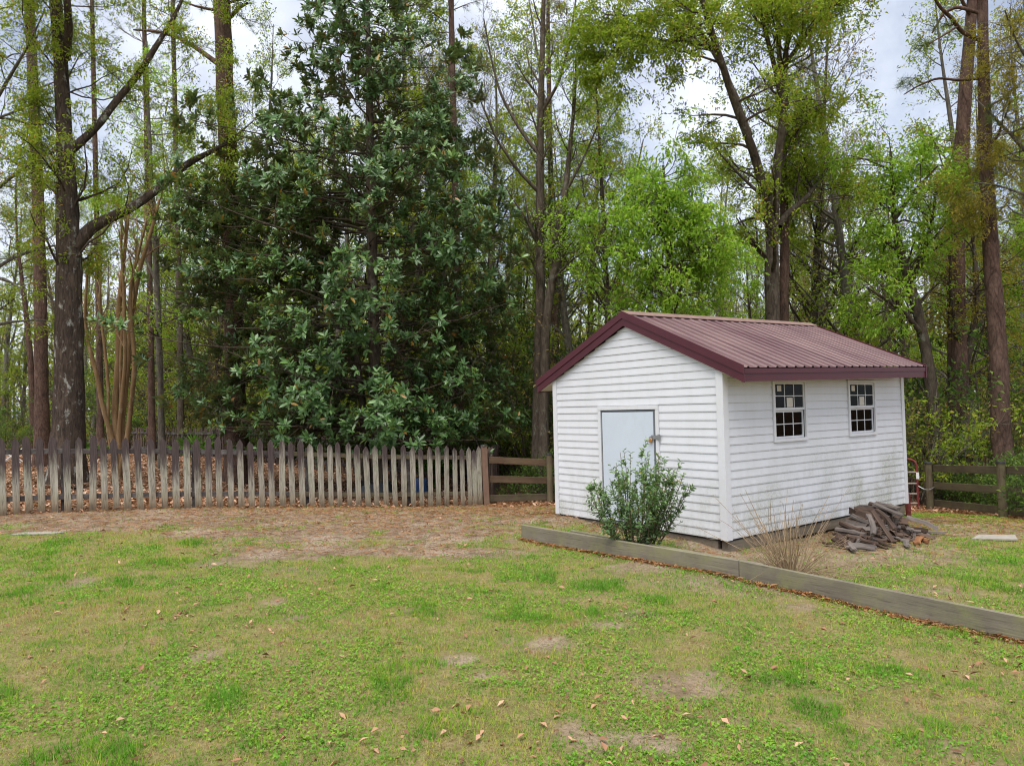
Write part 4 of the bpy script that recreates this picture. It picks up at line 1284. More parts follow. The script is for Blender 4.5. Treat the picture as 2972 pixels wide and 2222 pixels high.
def children(rng, paths, radii, per, t=(0.2, 1.0), L=(1, 2), ang=(30, 60), npts=5, wob=0.18, up=0.1, rr=0.5, rmin=0.003, taper=0.5, rtip=0.25, flat=0.0, scale_len=None, pull=None):
    """grow side shoots from every path: returns (paths, radii)"""
    Mn, n, _ = paths.shape
    if np.isscalar(per):
        cnt = rng.poisson(per, Mn)
    else:
        cnt = rng.poisson(per)
    idx = np.repeat(np.arange(Mn), cnt)
    m = len(idx)
    if m == 0:
        return np.zeros((0, npts, 3)), np.zeros((0, npts))
    tt = rng.uniform(t[0], t[1], m)
    f = tt * (n - 1); i0 = np.clip(f.astype(int), 0, n - 2); fr = (f - i0)[:, None]
    p0 = paths[idx, i0] * (1 - fr) + paths[idx, i0 + 1] * fr
    tan = unit(paths[idx, i0 + 1] - paths[idx, i0])
    r0 = radii[idx, i0] * (1 - fr[:, 0]) + radii[idx, i0 + 1] * fr[:, 0]
    rv = rng.normal(size=(m, 3)); rv[:, 2] *= (1 - flat)
    perp = unit(rv - tan * np.sum(rv * tan, 1, keepdims=True))
    a = np.radians(rng.uniform(ang[0], ang[1], m))[:, None]
    d = unit(tan * np.cos(a) + perp * np.sin(a))
    ln = rng.uniform(L[0], L[1], m) * (1 - taper * (tt - t[0]) / max(1e-6, t[1] - t[0]))
    if scale_len is not None:
        ln = ln * scale_len[idx]
    P_ = np.zeros((m, npts, 3)); P_[:, 0] = p0
    for k in range(1, npts):
        d = unit(d + rng.normal(0, wob, (m, 3)) + np.array([0, 0, up]) + (0 if pull is None else np.array(pull)))
        P_[:, k] = P_[:, k - 1] + d * (ln / (npts - 1))[:, None]
    rb = np.maximum(rmin, np.minimum(r0 * rr, 0.5))
    R_ = rb[:, None] * np.linspace(1, rtip, npts)[None, :]
    return P_, R_

def along(rng, paths, per, t=(0.25, 1.0)):
    Mn, n, _ = paths.shape
    idx = np.repeat(np.arange(Mn), rng.poisson(per, Mn))
    f = rng.uniform(t[0], t[1], len(idx)) * (n - 1)
    i0 = np.clip(f.astype(int), 0, n - 2); fr = (f - i0)[:, None]
    p = paths[idx, i0] * (1 - fr) + paths[idx, i0 + 1] * fr
    return p, unit(paths[idx, i0 + 1] - paths[idx, i0])

def foliage(rng, paths, per, size, aspect=(0.35, 0.5), droop=0.3, t=(0.15, 1.0), tint=(0.5, 0.25), spread=1.0, patch=0.0):
    P_, tan = along(rng, paths, per, t)
    m = len(P_)
    D = unit(tan * 0.5 + rng.normal(size=(m, 3)) * 0.75 * spread - np.array([0, 0, droop]))
    N = unit(rng.normal(size=(m, 3)) * 0.55 + np.array([0, 0, 0.8]))
    P_ = P_ + rng.normal(size=(m, 3)) * size[1] * 0.5
    L_ = rng.uniform(size[0], size[1], m)
    V, F = diamonds(rng, P_, D, N, L_, L_ * rng.uniform(aspect[0], aspect[1], m))
    tv = np.clip(rng.normal(tint[0], tint[1], m), 0, 1)
    if patch:
        tv = np.clip(tv + patch * (fbm(P_[:, 0] * 0.8 + P_[:, 2] * 0.5, P_[:, 1] * 0.8 + P_[:, 2] * 0.6, 909, 3) - 0.5), 0, 1)
    return V, F, np.repeat(tv, 4)

def trunk_tube(bulk, rng, pts, radii, sides=14, n=26, rough=0.05, flare=0.35):
    P_ = resample(pts, n)
    if len(radii) == len(pts):
        q = np.array(pts, float)
        s_ = np.concatenate([[0], np.cumsum(np.linalg.norm(np.diff(q, axis=0), axis=1))])
        r = np.interp(np.linspace(0, 1, n), s_ / s_[-1], radii)
    else:
        r = np.interp(np.linspace(0, 1, n), np.linspace(0, 1, len(radii)), radii)
    r = r * (1 + flare * np.exp(-np.linspace(0, 1, n) * 14))
    V, F = tubes(P_[None], r[None], sides)
    V = V.reshape(n, sides, 3)
    V = P_[:, None] + (V - P_[:, None]) * (1 + rough * rng.normal(size=(n, sides, 1)))
    bulk.add(V.reshape(-1, 3), F)
    return P_, r

def pix(pts, depth, dd=0.0):
    """measured trunk line (photo pixels) -> points at the tree's distance"""
    out = []
    for k, p in enumerate(pts):
        out.append(at(p[0], p[1], depth + dd * k / max(1, len(pts) - 1)))
    return out

def rad(px, depth):
    return px / FOC * depth / 2

def finish(name, label, cat, base, wood_bulk, wood_mat, crown_list, group=None, branch_bulk=None):
    """crown_list: [(part name, mesh arrays list, material)]"""
    base = np.array([base[0], base[1], float(ground_z(base[0], base[1]))])
    root = thing(name, label, cat, tuple(base), 0, group)
    def shift(b):
        b.V = [v - base for v in b.V]
    shift(wood_bulk)
    link('trunk', wood_bulk.mesh('trunk', True), wood_mat, root)
    if branch_bulk is not None and branch_bulk.n:
        shift(branch_bulk)
        link('branches', branch_bulk.mesh('branches', True), wood_mat, root, kind='stuff')
    for nm, bl, mt in crown_list:
        if bl.n:
            shift(bl)
            link(nm, bl.mesh(nm), mt, root, kind='stuff')
    return root

def as_paths(list_pts, list_r, n=12):
    return np.stack([resample(p, n) for p in list_pts]), np.stack([np.interp(np.linspace(0, 1, n), np.linspace(0, 1, len(r)), r) for r in list_r])

# ------------------------------------------------------------------ trees one can pick out
def hero(seed, name, label, depth, stems, bark, leaf=None, lv1=None, lv2=None, lv3=None, leafmat=None, cat='tree', dd=0.0, limb_growth=True, extra=None, from_limbs=1.0):
    """stems: list of (pixel line, widths in px, is_trunk)"""
    rng = np.random.default_rng(seed)
    wood_b, br_b, cr_b = Bulk(), Bulk(), Bulk()
    base = None
    PP, RR = [], []
    for k, (pts, wd, is_trunk) in enumerate(stems):
        P_ = pix(pts, depth, dd)
        if is_trunk:
            g = P_[0].copy(); g[2] = float(ground_z(g[0], g[1])) - 0.1
            if P_[0][2] > g[2] + 0.25:
                P_ = [g] + P_; wd = [wd[0] * 1.06] + list(wd)
            if base is None:
                base = P_[0]
        else:
            rk = np.random.default_rng(seed + 50 + k)
            sgn = rk.choice([-1, 1])
            allp = np.concatenate([q_ for q_ in PP])          # spring from the nearest stem already grown
            j = np.argmin((allp[:, 0] - P_[0][0]) ** 2 + (allp[:, 2] - P_[0][2]) ** 2)
            P_ = [p_ + np.array([0, allp[j, 1] - P_[0][1], 0]) for p_ in P_]
            for q in range(1, len(P_)):          # limbs also reach towards or away from the viewer
                P_[q] = P_[q] + np.array([0, sgn * 0.22 * q, 0]) * (1 if k % 2 else 0.6)
        r = [rad(w, depth) for w in wd]
        Q, rr = trunk_tube(wood_b if is_trunk else br_b, rng, P_, r, 14 if is_trunk else 9, 30 if is_trunk else 18, 0.045 if is_trunk else 0.03, 0.4 if is_trunk else 0.0)
        PP.append(resample(Q, 40)); RR.append(np.interp(np.linspace(0, 1, 40), np.linspace(0, 1, len(rr)), rr))
    PP, RR = np.stack(PP), np.stack(RR)
    tr = np.array([s[2] for s in stems])
    per = np.where(tr, lv1.pop('per_trunk', 10), lv1.pop('per_limb', 6))
    t_trunk = lv1.pop('t', (0.4, 1.0))
    p1a, r1a = children(rng, PP[tr], RR[tr], per[tr], t=t_trunk, **lv1)
    lv = [(p1a, r1a)]
    if (~tr).any():
        l2 = dict(lv1); l2['L'] = (lv1['L'][0] * 0.7, lv1['L'][1] * 0.8)
        lv.append(children(rng, PP[~tr], RR[~tr], per[~tr], t=(0.25, 1.0), **l2))
    P1 = np.concatenate([a for a, b in lv]); R1 = np.concatenate([b for a, b in lv])
    P2, R2 = children(rng, P1, R1, **lv2)
    src = [P1, P2]
    for a, b, s in ((P1, R1, 6), (P2, R2, 4)):
        if len(a):
            br_b.add(*tubes(a, b, s))
    tips = P2
    if lv3:
        P3, R3 = children(rng, P2, R2, **lv3)
        if len(P3):
            br_b.add(*tubes(P3, R3, 3))
        tips = P3
    if leaf:
        lf = dict(leaf)
        V, F, T_ = foliage(rng, tips, **lf)
        cr_b.add(V, F, T_)
    if extra:
        extra(rng, P1, P2, tips, br_b, cr_b)
    return finish(name, label, cat, base, wood_b, M[bark], [('crown', cr_b, M[leafmat])] if leafmat else [], None, br_b)

def needle_tufts(rng, tips, dirs, n, L, W):
    m = len(tips)
    idx = np.repeat(np.arange(m), n)
    d = unit(dirs[idx] * 0.5 + rng.normal(size=(m * n, 3)) * 0.75)
    P_ = tips[idx] - dirs[idx] * rng.uniform(0, 0.12, (m * n, 1))
    side = unit(np.cross(d, rng.normal(size=(m * n, 3))))
    V, F = blades(P_, d, side, rng.uniform(L[0], L[1], m * n), np.full(m * n, W))
    return V, F, np.repeat(np.clip(rng.normal(0.45, 0.25, m * n), 0, 1), 3)

# big tree with forked limbs at the left
d1 = float(on_ground(195, 1418)[1])
hero(1, 'hardwood_tree', 'tall grey barked tree with forked limbs and white lichen behind the left pickets', d1,
     [([(196, 1400), (198, 1250), (202, 1130), (200, 940), (200, 760), (196, 620), (190, 440), (182, 300), (174, 140), (160, 0), (150, -180)], [82, 78, 76, 72, 66, 58, 46, 40, 36, 33, 26], True),
      ([(214, 720), (237, 652), (275, 622), (339, 584), (381, 533), (427, 478), (457, 423), (487, 389), (521, 368), (570, 320), (640, 240)], [40, 36, 30, 27, 25, 23, 21, 19, 16, 10, 3], False),
      ([(200, 440), (220, 405), (240, 390), (271, 330), (305, 254), (347, 203), (372, 140), (398, 72), (427, 13), (455, -60), (500, -240)], [30, 26, 22, 21, 20, 19, 18, 16, 14, 11, 4], False),
      ([(190, 170), (215, 146), (232, 132), (250, 80), (256, 30), (264, -60), (280, -220)], [26, 24, 22, 20, 18, 14, 5], False)],
     'oak_bark', dict(per=15, size=(0.05, 0.11), aspect=(0.25, 0.4), droop=0.6, tint=(0.5, 0.3)), dict(per_trunk=30, per_limb=13, t=(0.30, 1.0), L=(1.0, 2.8), ang=(40, 80), npts=6, wob=0.2, up=0.03, rr=0.13, rmin=0.010, taper=0.2),
     dict(per=7, L=(0.5, 1.2), ang=(30, 65), npts=4, wob=0.2, up=0.0, rr=0.5, rmin=0.004), dict(per=5, L=(0.2, 0.6), ang=(25, 60), npts=3, wob=0.2, up=-0.02, rr=0.6, rmin=0.0025), 'spring_leaf')

# pine beside the magnolia
d2 = float(on_ground(690, 1402)[1])
def pine_tufts(rng, P1, P2, tips, br, cr):
    t_ = np.concatenate([P2[:, -1], P2[:, 1]]); dd_ = np.concatenate([unit(P2[:, -1] - P2[:, -2])] * 2)
    V, F, T_ = needle_tufts(rng, t_, dd_, 26, (0.14, 0.24), 0.006)
    cr.add(V, F, T_)
hero(2, 'pine_tree', 'straight red brown pine trunk rising behind the left part of the magnolia', d2,
     [([(690, 1400), (688, 1250), (683, 1100), (678, 900), (672, 700), (666, 520), (657, 330), (650, 180), (645, 60), (638, -120), (630, -400)], [60, 55, 53, 51, 50, 50, 50, 48, 46, 42, 30], True),
      ([(632, 185), (571, 135), (500, 85), (423, 55), (339, 38)], [16, 14, 11, 8, 5], False),
      ([(668, 50), (700, 30), (730, 25)], [13, 10, 6], False)],
     'pine_bark', None, dict(per_trunk=7, per_limb=4, t=(0.62, 1.0), L=(0.8, 2.2), ang=(55, 95), npts=5, wob=0.16, up=0.02, rr=0.22, rmin=0.012, taper=0.2),
     dict(per=5, L=(0.3, 0.8), ang=(30, 60), npts=4, wob=0.2, up=0.05, rr=0.5, rmin=0.005), None, 'needle', extra=pine_tufts)

# slim dark trees right of the magnolia
hero(4, 'hardwood_tree', 'slim dark straight tree with upswept bare branches just right of the magnolia', 17.6,
     [([(1560, 1330), (1562, 1200), (1565, 1000), (1568, 800), (1568, 600), (1567, 400), (1572, 200), (1578, 0), (1582, -160)], [34, 32, 29, 27, 25, 21, 17, 13, 9], True),
      ([(1567, 450), (1510, 370), (1450, 250), (1420, 120), (1400, 0)], [13, 10, 8, 6, 4], False),
      ([(1570, 330), (1620, 250), (1650, 150), (1668, 20)], [11, 9, 7, 5], False),
      ([(1566, 560), (1500, 500), (1440, 420), (1400, 330)], [12, 9, 7, 4], False)],
     'dark_bark', dict(per=3.0, size=(0.025, 0.055), tint=(0.5, 0.3)), dict(per_trunk=26, per_limb=9, t=(0.35, 1.0), L=(0.8, 2.2), ang=(22, 48), npts=6, wob=0.10, up=0.10, rr=0.4, rmin=0.006, taper=0.4),
     dict(per=8, L=(0.4, 1.0), ang=(20, 50), npts=4, wob=0.15, up=0.06, rr=0.5, rmin=0.004), dict(per=5, L=(0.15, 0.4), ang=(20, 50), npts=3, wob=0.15, up=0.04, rr=0.6, rmin=0.0025), 'brown_bud')
hero(5, 'hardwood_tree', 'slim crooked tree leaning right beside the straight dark one', 17.3,
     [([(1577, 1240), (1582, 1000), (1589, 892), (1612, 770), (1627, 680), (1638, 571), (1647, 500), (1655, 420), (1668, 300), (1672, 180)], [30, 28, 26, 23, 22, 19, 16, 13, 9, 6], True),
      ([(1572, 760), (1600, 720), (1620, 690)], [14, 12, 10], False),
      ([(1640, 560), (1690, 470), (1730, 380)], [10, 7, 4], False)],
     'dark_bark', dict(per=5.0, size=(0.045, 0.085), tint=(0.5, 0.25)), dict(per_trunk=20, per_limb=6, t=(0.45, 1.0), L=(0.8, 1.8), ang=(30, 70), npts=6, wob=0.16, up=0.05, rr=0.4, rmin=0.006, taper=0.3),
     dict(per=7, L=(0.35, 0.9), ang=(25, 60), npts=4, wob=0.18, up=0.03, rr=0.5, rmin=0.004), dict(per=5, L=(0.15, 0.4), ang=(20, 60), npts=3, wob=0.15, up=0.0, rr=0.6, rmin=0.0025), 'bright_leaf')

# big forked oak behind the shed roof
hero(6, 'oak_tree', 'large forked oak with dark spreading limbs rising behind the shed roof', 17.0,
     [([(2243, 1150), (2242, 925), (2240, 804), (2240, 718), (2243, 632), (2251, 517), (2263, 431), (2274, 345), (2280, 287), (2270, 215), (2275, 161), (2300, 60), (2330, -60)], [44, 40, 38, 37, 34, 27, 25, 23, 21, 18, 15, 12, 9], True),
      ([(2240, 690), (2222, 620), (2199, 574), (2171, 500), (2140, 440), (2107, 400), (2074, 348), (2047, 283), (2008, 218), (1976, 136), (1949, 82), (1916, 11), (1890, -60)], [30, 28, 26, 24, 22, 21, 20, 18, 16, 14, 12, 10, 8], False),
      ([(2138, 436), (2120, 370), (2106, 305), (2074, 218), (2041, 147), (1998, 82), (1987, 33), (1995, -40)], [18, 17, 16, 14, 13, 12, 10, 8], False),
      ([(2262, 660), (2285, 620), (2314, 597), (2360, 563), (2400, 523), (2429, 488), (2464, 442), (2504, 402), (2540, 375)], [20, 18, 17, 16, 14, 12, 10, 8, 5], False),
      ([(2270, 300), (2240, 190), (2210, 110), (2185, 40), (2170, -60)], [16, 14, 12, 10, 8], False),
      ([(2268, 205), (2310, 140), (2350, 90), (2400, 50)], [14, 12, 9, 5], False),
      ([(2041, 147), (1960, 80), (1900, 88), (1800, 100), (1740, 105)], [9, 8, 7, 5, 3], False),
      ([(2060, 165), (1970, 160), (1860, 170), (1760, 190)], [9, 8, 6, 3], False)],
     'dark_bark', dict(per=10, size=(0.06, 0.11), tint=(0.52, 0.25), patch=0.5), dict(per_trunk=26, per_limb=11, t=(0.4, 1.0), L=(1.0, 2.6), ang=(35, 80), npts=6, wob=0.18, up=0.0, rr=0.38, rmin=0.008, taper=0.3),
     dict(per=8, L=(0.5, 1.3), ang=(30, 65), npts=4, wob=0.2, up=-0.02, rr=0.5, rmin=0.004, flat=0.3), dict(per=6, L=(0.2, 0.55), ang=(25, 65), npts=3, wob=0.2, up=-0.05, rr=0.6, rmin=0.0025), 'spring_leaf')
hero(7, 'pine_tree', 'thinner reddish trunk close behind the forked oak', 18.2,
     [([(2280, 1150), (2275, 885), (2277, 747), (2277, 632), (2274, 517), (2270, 400), (2262, 200), (2258, 0)], [28, 26, 25, 24, 22, 20, 16, 12], True)],
     'pine_bark', None, dict(per_trunk=8, per_limb=0, t=(0.6, 1.0), L=(0.6, 1.8), ang=(55, 95), npts=5, wob=0.16, up=0.02, rr=0.3, rmin=0.01, taper=0.2),
     dict(per=5, L=(0.3, 0.8), ang=(30, 60), npts=4, wob=0.2, up=0.05, rr=0.5, rmin=0.005), None, 'needle', extra=pine_tufts)

# young bright green tree behind the roof
hero(9, 'young_tree', 'bushy bright green young tree leafing out right behind the shed roof', 15.6,
     [([(1960, 1150), (1955, 920), (1945, 800), (1940, 680), (1930, 580), (1925, 480)], [22, 20, 18, 15, 11, 7], True),
      ([(1945, 840), (1880, 770), (1800, 740), (1720, 735)], [10, 8, 6, 4], False),
      ([(1943, 790), (2010, 730), (2070, 700)], [10, 7, 4], False),
      ([(1940, 700), (1890, 640), (1830, 600)], [8, 6, 4], False)],
     'dark_bark', dict(per=8, size=(0.08, 0.15), aspect=(0.28, 0.4), droop=0.6, tint=(0.5, 0.28), patch=0.6), dict(per_trunk=46, per_limb=14, t=(0.38, 1.0), L=(0.9, 2.1), ang=(50, 95), npts=6, wob=0.16, up=0.0, rr=0.4, rmin=0.006, taper=0.45),
     dict(per=7, L=(0.35, 0.9), ang=(30, 65), npts=4, wob=0.2, up=-0.05, rr=0.5, rmin=0.004, flat=0.4), dict(per=3, L=(0.15, 0.35), ang=(25, 65), npts=3, wob=0.2, up=-0.08, rr=0.6, rmin=0.0025), 'bright_leaf')

# trees at the right
hero(10, 'hardwood_tree', 'leaning dark tree with fresh light green leaves over the end of the shed', 17.2,
     [([(2712, 1180), (2704, 1138), (2694, 1066), (2681, 978), (2668, 927), (2650, 850), (2620, 760), (2600, 680), (2590, 560), (2585, 440)], [36, 34, 32, 30, 28, 26, 22, 18, 13, 8], True),
      ([(2680, 975), (2620, 920), (2550, 880), (2480, 850)], [16, 13, 9, 5], False),
      ([(2640, 830), (2670, 740), (2690, 640), (2690, 540)], [15, 12, 9, 5], False),
      ([(2595, 640), (2640, 560), (2690, 500)], [12, 9, 5], False)],
     'dark_bark', dict(per=8, size=(0.08, 0.15), aspect=(0.28, 0.4), droop=0.5, tint=(0.5, 0.28), patch=0.6), dict(per_trunk=34, per_limb=12, t=(0.52, 1.0), L=(0.9, 2.1), ang=(40, 90), npts=6, wob=0.18, up=0.0, rr=0.4, rmin=0.006, taper=0.3),
     dict(per=6, L=(0.4, 1.0), ang=(30, 65), npts=4, wob=0.2, up=-0.05, rr=0.5, rmin=0.004), dict(per=3.5, L=(0.15, 0.4), ang=(25, 65), npts=3, wob=0.2, up=-0.06, rr=0.6, rmin=0.0025), 'bright_leaf')
hero(11, 'hardwood_tree', 'dark tree forking in a Y between the shed and the right hand pine', 19.0,
     [([(2791, 1300), (2789, 1158), (2791, 1081), (2802, 1040), (2822, 984), (2830, 927), (2835, 850), (2830, 740), (2815, 640)], [32, 30, 28, 25, 21, 18, 15, 11, 7], True),
      ([(2792, 1075), (2770, 1000), (2740, 940), (2715, 860), (2700, 760)], [20, 17, 14, 10, 6], False),
      ([(2815, 1000), (2850, 960), (2880, 915)], [12, 9, 5], False)],
     'dark_bark', dict(per=6, size=(0.05, 0.10), tint=(0.5, 0.3)), dict(per_trunk=26, per_limb=10, t=(0.35, 1.0), L=(0.9, 2.2), ang=(35, 85), npts=6, wob=0.2, up=0.0, rr=0.4, rmin=0.006, taper=0.2),
     dict(per=7, L=(0.4, 1.1), ang=(30, 65), npts=4, wob=0.22, up=0.0, rr=0.5, rmin=0.004), dict(per=4, L=(0.15, 0.5), ang=(25, 65), npts=3, wob=0.2, up=-0.02, rr=0.6, rmin=0.0025), 'olive_leaf')
hero(12, 'pine_tree', 'tall rough barked pine standing behind the board fence at the right edge', 16.0,
     [([(2918, 1400), (2905, 1260), (2900, 1100), (2892, 942), (2877, 747), (2866, 574), (2860, 460), (2857, 345), (2854, 172), (2851, 0), (2848, -200)], [52, 48, 47, 46, 42, 37, 34, 32, 29, 27, 22], True),
      ([(2848, 118), (2768, 106), (2733, 86), (2682, 75), (2642, 52), (2601, 34)], [13, 12, 11, 9, 7, 4], False),
      ([(2848, 40), (2790, 10), (2760, 17), (2735, 70)], [11, 10, 8, 5], False),
      ([(2752, 100), (2710, 130), (2670, 160), (2625, 190)], [7, 6, 4, 3], False),
      ([(2850, 228), (2790, 226), (2740, 210), (2690, 228), (2660, 245)], [9, 8, 7, 5, 3], False),
      ([(2862, 335), (2900, 290), (2945, 265), (2990, 235)], [8, 7, 6, 4], False),
      ([(2862, 430), (2886, 400), (2884, 378), (2875, 372)], [9, 8, 7, 5], False)],
     'pine_bark', None, dict(per_trunk=4, per_limb=3.5, t=(0.75, 1.0), L=(0.35, 0.9), ang=(40, 80), npts=5, wob=0.2, up=0.05, rr=0.45, rmin=0.008, taper=0.2),
     dict(per=2.4, L=(0.15, 0.4), ang=(30, 60), npts=4, wob=0.2, up=0.08, rr=0.6, rmin=0.006), None, 'needle', extra=pine_tufts)
hero(13, 'hardwood_tree', 'olive yellow leafed tree overhanging the top right corner', 15.2,
     [([(3120, 1330), (3110, 900), (3090, 600), (3060, 350), (3030, 150), (3010, 0)], [36, 32, 26, 20, 14, 9], True),
      ([(3085, 560), (3000, 430), (2940, 330), (2890, 250)], [13, 10, 7, 4], False),
      ([(3050, 300), (2980, 200), (2920, 130), (2880, 60)], [12, 9, 6, 4], False),
      ([(3095, 640), (3010, 560), (2940, 520), (2880, 500)], [12, 9, 6, 4], False)],
     'grey_bark', dict(per=11, size=(0.05, 0.10), aspect=(0.2, 0.32), tint=(0.5, 0.3)), dict(per_trunk=26, per_limb=14, t=(0.4, 1.0), L=(0.9, 2.0), ang=(40, 90), npts=6, wob=0.18, up=0.0, rr=0.4, rmin=0.006, taper=0.2),
     dict(per=7, L=(0.4, 1.0), ang=(30, 65), npts=4, wob=0.2, up=-0.03, rr=0.5, rmin=0.004), dict(per=4, L=(0.15, 0.4), ang=(25, 65), npts=3, wob=0.2, up=-0.05, rr=0.6, rmin=0.0025), 'olive_leaf')
# slim straight trunks further back
hero(14, 'pine_tree', 'slender far pine trunk at the left edge beside the grey barked tree', 25.0,
     [([(122, 1290), (120, 1100), (117, 850), (112, 600), (100, 350), (92, 150), (85, 0), (80, -200)], [36, 34, 33, 31, 29, 27, 26, 22], True)],
     'pine_bark', None, dict(per_trunk=16, per_limb=0, t=(0.5, 1.0), L=(0.8, 2.0), ang=(60, 95), npts=5, wob=0.16, up=0.02, rr=0.2, rmin=0.012, taper=0.2),
     dict(per=5, L=(0.3, 0.9), ang=(30, 60), npts=4, wob=0.2, up=0.05, rr=0.5, rmin=0.005), None, 'needle', extra=pine_tufts)
hero(15, 'pine_tree', 'slender reddish pine far back right of the slim dark pair', 24.0,
     [([(1618, 1290), (1614, 1100), (1611, 950), (1606, 800), (1600, 600), (1596, 400), (1592, 200), (1590, 0)], [22, 21, 20, 19, 17, 15, 13, 10], True)],
     'pine_bark', None, dict(per_trunk=14, per_limb=0, t=(0.6, 1.0), L=(0.6, 1.6), ang=(60, 95), npts=5, wob=0.16, up=0.02, rr=0.25, rmin=0.012, taper=0.2),
     dict(per=5, L=(0.3, 0.8), ang=(30, 60), npts=4, wob=0.2, up=0.05, rr=0.5, rmin=0.005), None, 'needle', extra=pine_tufts)
for q, (px_, dep_, lab) in enumerate([(438, 27.0, 'dark pine trunk seen under the magnolia between crape myrtle and big pine'), (522, 30.0, 'pair of dark crooked trunks under the magnolia beside the pine'), (288, 29.0, 'far dark trunk just left of the tan crape myrtle stems'), (1330, 21.5, 'brown trunk standing in the gap at the right edge of the magnolia')]):
    w0 = 18 if q != 3 else 26
    hero(16 + q, 'pine_tree', lab, dep_,
         [([(px_ + 4, 1300), (px_ + 2, 1150), (px_, 950), (px_ - 6, 700), (px_ - 12, 420), (px_ - 18, 150), (px_ - 22, -60)], [w0, w0 * .95, w0 * .9, w0 * .82, w0 * .75, w0 * .68, w0 * .6], True)],
         'pine_bark' if q != 1 else 'dark_bark', None, dict(per_trunk=14, per_limb=0, t=(0.55, 1.0), L=(0.8, 2.0), ang=(60, 95), npts=5, wob=0.16, up=0.02, rr=0.2, rmin=0.012, taper=0.2),
         dict(per=5, L=(0.3, 0.9), ang=(30, 60), npts=4, wob=0.2, up=0.05, rr=0.5, rmin=0.005), None, 'needle', extra=pine_tufts)

hero(20, 'hardwood_tree', 'fine leaved yellow green tree reaching in over the left edge', 16.5,
     [([(-90, 1330), (-80, 1000), (-70, 700), (-50, 400), (-30, 150), (-20, -60)], [40, 36, 30, 24, 18, 12], True),
      ([(-74, 820), (20, 740), (110, 700), (210, 690)], [12, 9, 6, 3], False),
      ([(-66, 600), (30, 500), (120, 430), (220, 400)], [12, 9, 6, 3], False),
      ([(-78, 960), (10, 930), (90, 920), (150, 940)], [11, 8, 5, 3], False),
      ([(-45, 350), (40, 230), (110, 140), (160, 60)], [12, 9, 6, 3], False)],
     'grey_bark', dict(per=12, size=(0.05, 0.11), aspect=(0.25, 0.4), droop=0.5, tint=(0.55, 0.3), patch=0.6), dict(per_trunk=20, per_limb=11, t=(0.3, 1.0), L=(0.8, 2.0), ang=(35, 85), npts=6, wob=0.2, up=0.0, rr=0.4, rmin=0.006, taper=0.2),
     dict(per=7, L=(0.4, 1.1), ang=(30, 65), npts=4, wob=0.2, up=-0.02, rr=0.5, rmin=0.0035), dict(per=4, L=(0.15, 0.5), ang=(25, 65), npts=3, wob=0.2, up=-0.04, rr=0.6, rmin=0.0025), 'spring_leaf')
hero(21, 'hardwood_tree', 'light green leafy tree filling the gap between grey barked tree and magnolia', 23.0,
     [([(470, 1300), (462, 1000), (452, 760), (440, 520), (430, 320), (425, 120)], [18, 17, 15, 12, 9, 6], True),
      ([(455, 820), (400, 720), (350, 650), (300, 560)], [9, 7, 5, 3], False),
      ([(450, 700), (520, 620), (570, 560), (610, 480)], [9, 7, 5, 3], False)],
     'grey_bark', dict(per=7, size=(0.07, 0.13), aspect=(0.3, 0.45), droop=0.4, tint=(0.5, 0.3), patch=0.6), dict(per_trunk=40, per_limb=12, t=(0.3, 1.0), L=(1.0, 2.6), ang=(40, 85), npts=6, wob=0.2, up=0.0, rr=0.4, rmin=0.006, taper=0.3),
     dict(per=6, L=(0.4, 1.1), ang=(30, 65), npts=4, wob=0.2, up=-0.02, rr=0.5, rmin=0.004), dict(per=4, L=(0.2, 0.5), ang=(25, 65), npts=3, wob=0.2, up=-0.04, rr=0.6, rmin=0.003), 'bright_leaf')
hero(22, 'hardwood_tree', 'slender multi branched yellow green tree left of the bushy bright one', 20.5,
     [([(1770, 1150), (1764, 900), (1755, 700), (1745, 520), (1738, 380), (1730, 250)], [18, 16, 14, 11, 8, 5], True),
      ([(1760, 800), (1720, 680), (1700, 560), (1690, 450)], [9, 7, 5, 3], False),
      ([(1757, 720), (1800, 620), (1840, 520), (1860, 420)], [9, 7, 5, 3], False)],
     'dark_bark', dict(per=5, size=(0.06, 0.11), tint=(0.55, 0.3), patch=0.5), dict(per_trunk=34, per_limb=12, t=(0.35, 1.0), L=(0.9, 2.2), ang=(25, 65), npts=6, wob=0.16, up=0.05, rr=0.4, rmin=0.006, taper=0.3),
     dict(per=6, L=(0.4, 1.1), ang=(25, 60), npts=4, wob=0.2, up=0.02, rr=0.5, rmin=0.004), dict(per=4, L=(0.2, 0.5), ang=(25, 65), npts=3, wob=0.2, up=0.0, rr=0.6, rmin=0.003), 'spring_leaf')

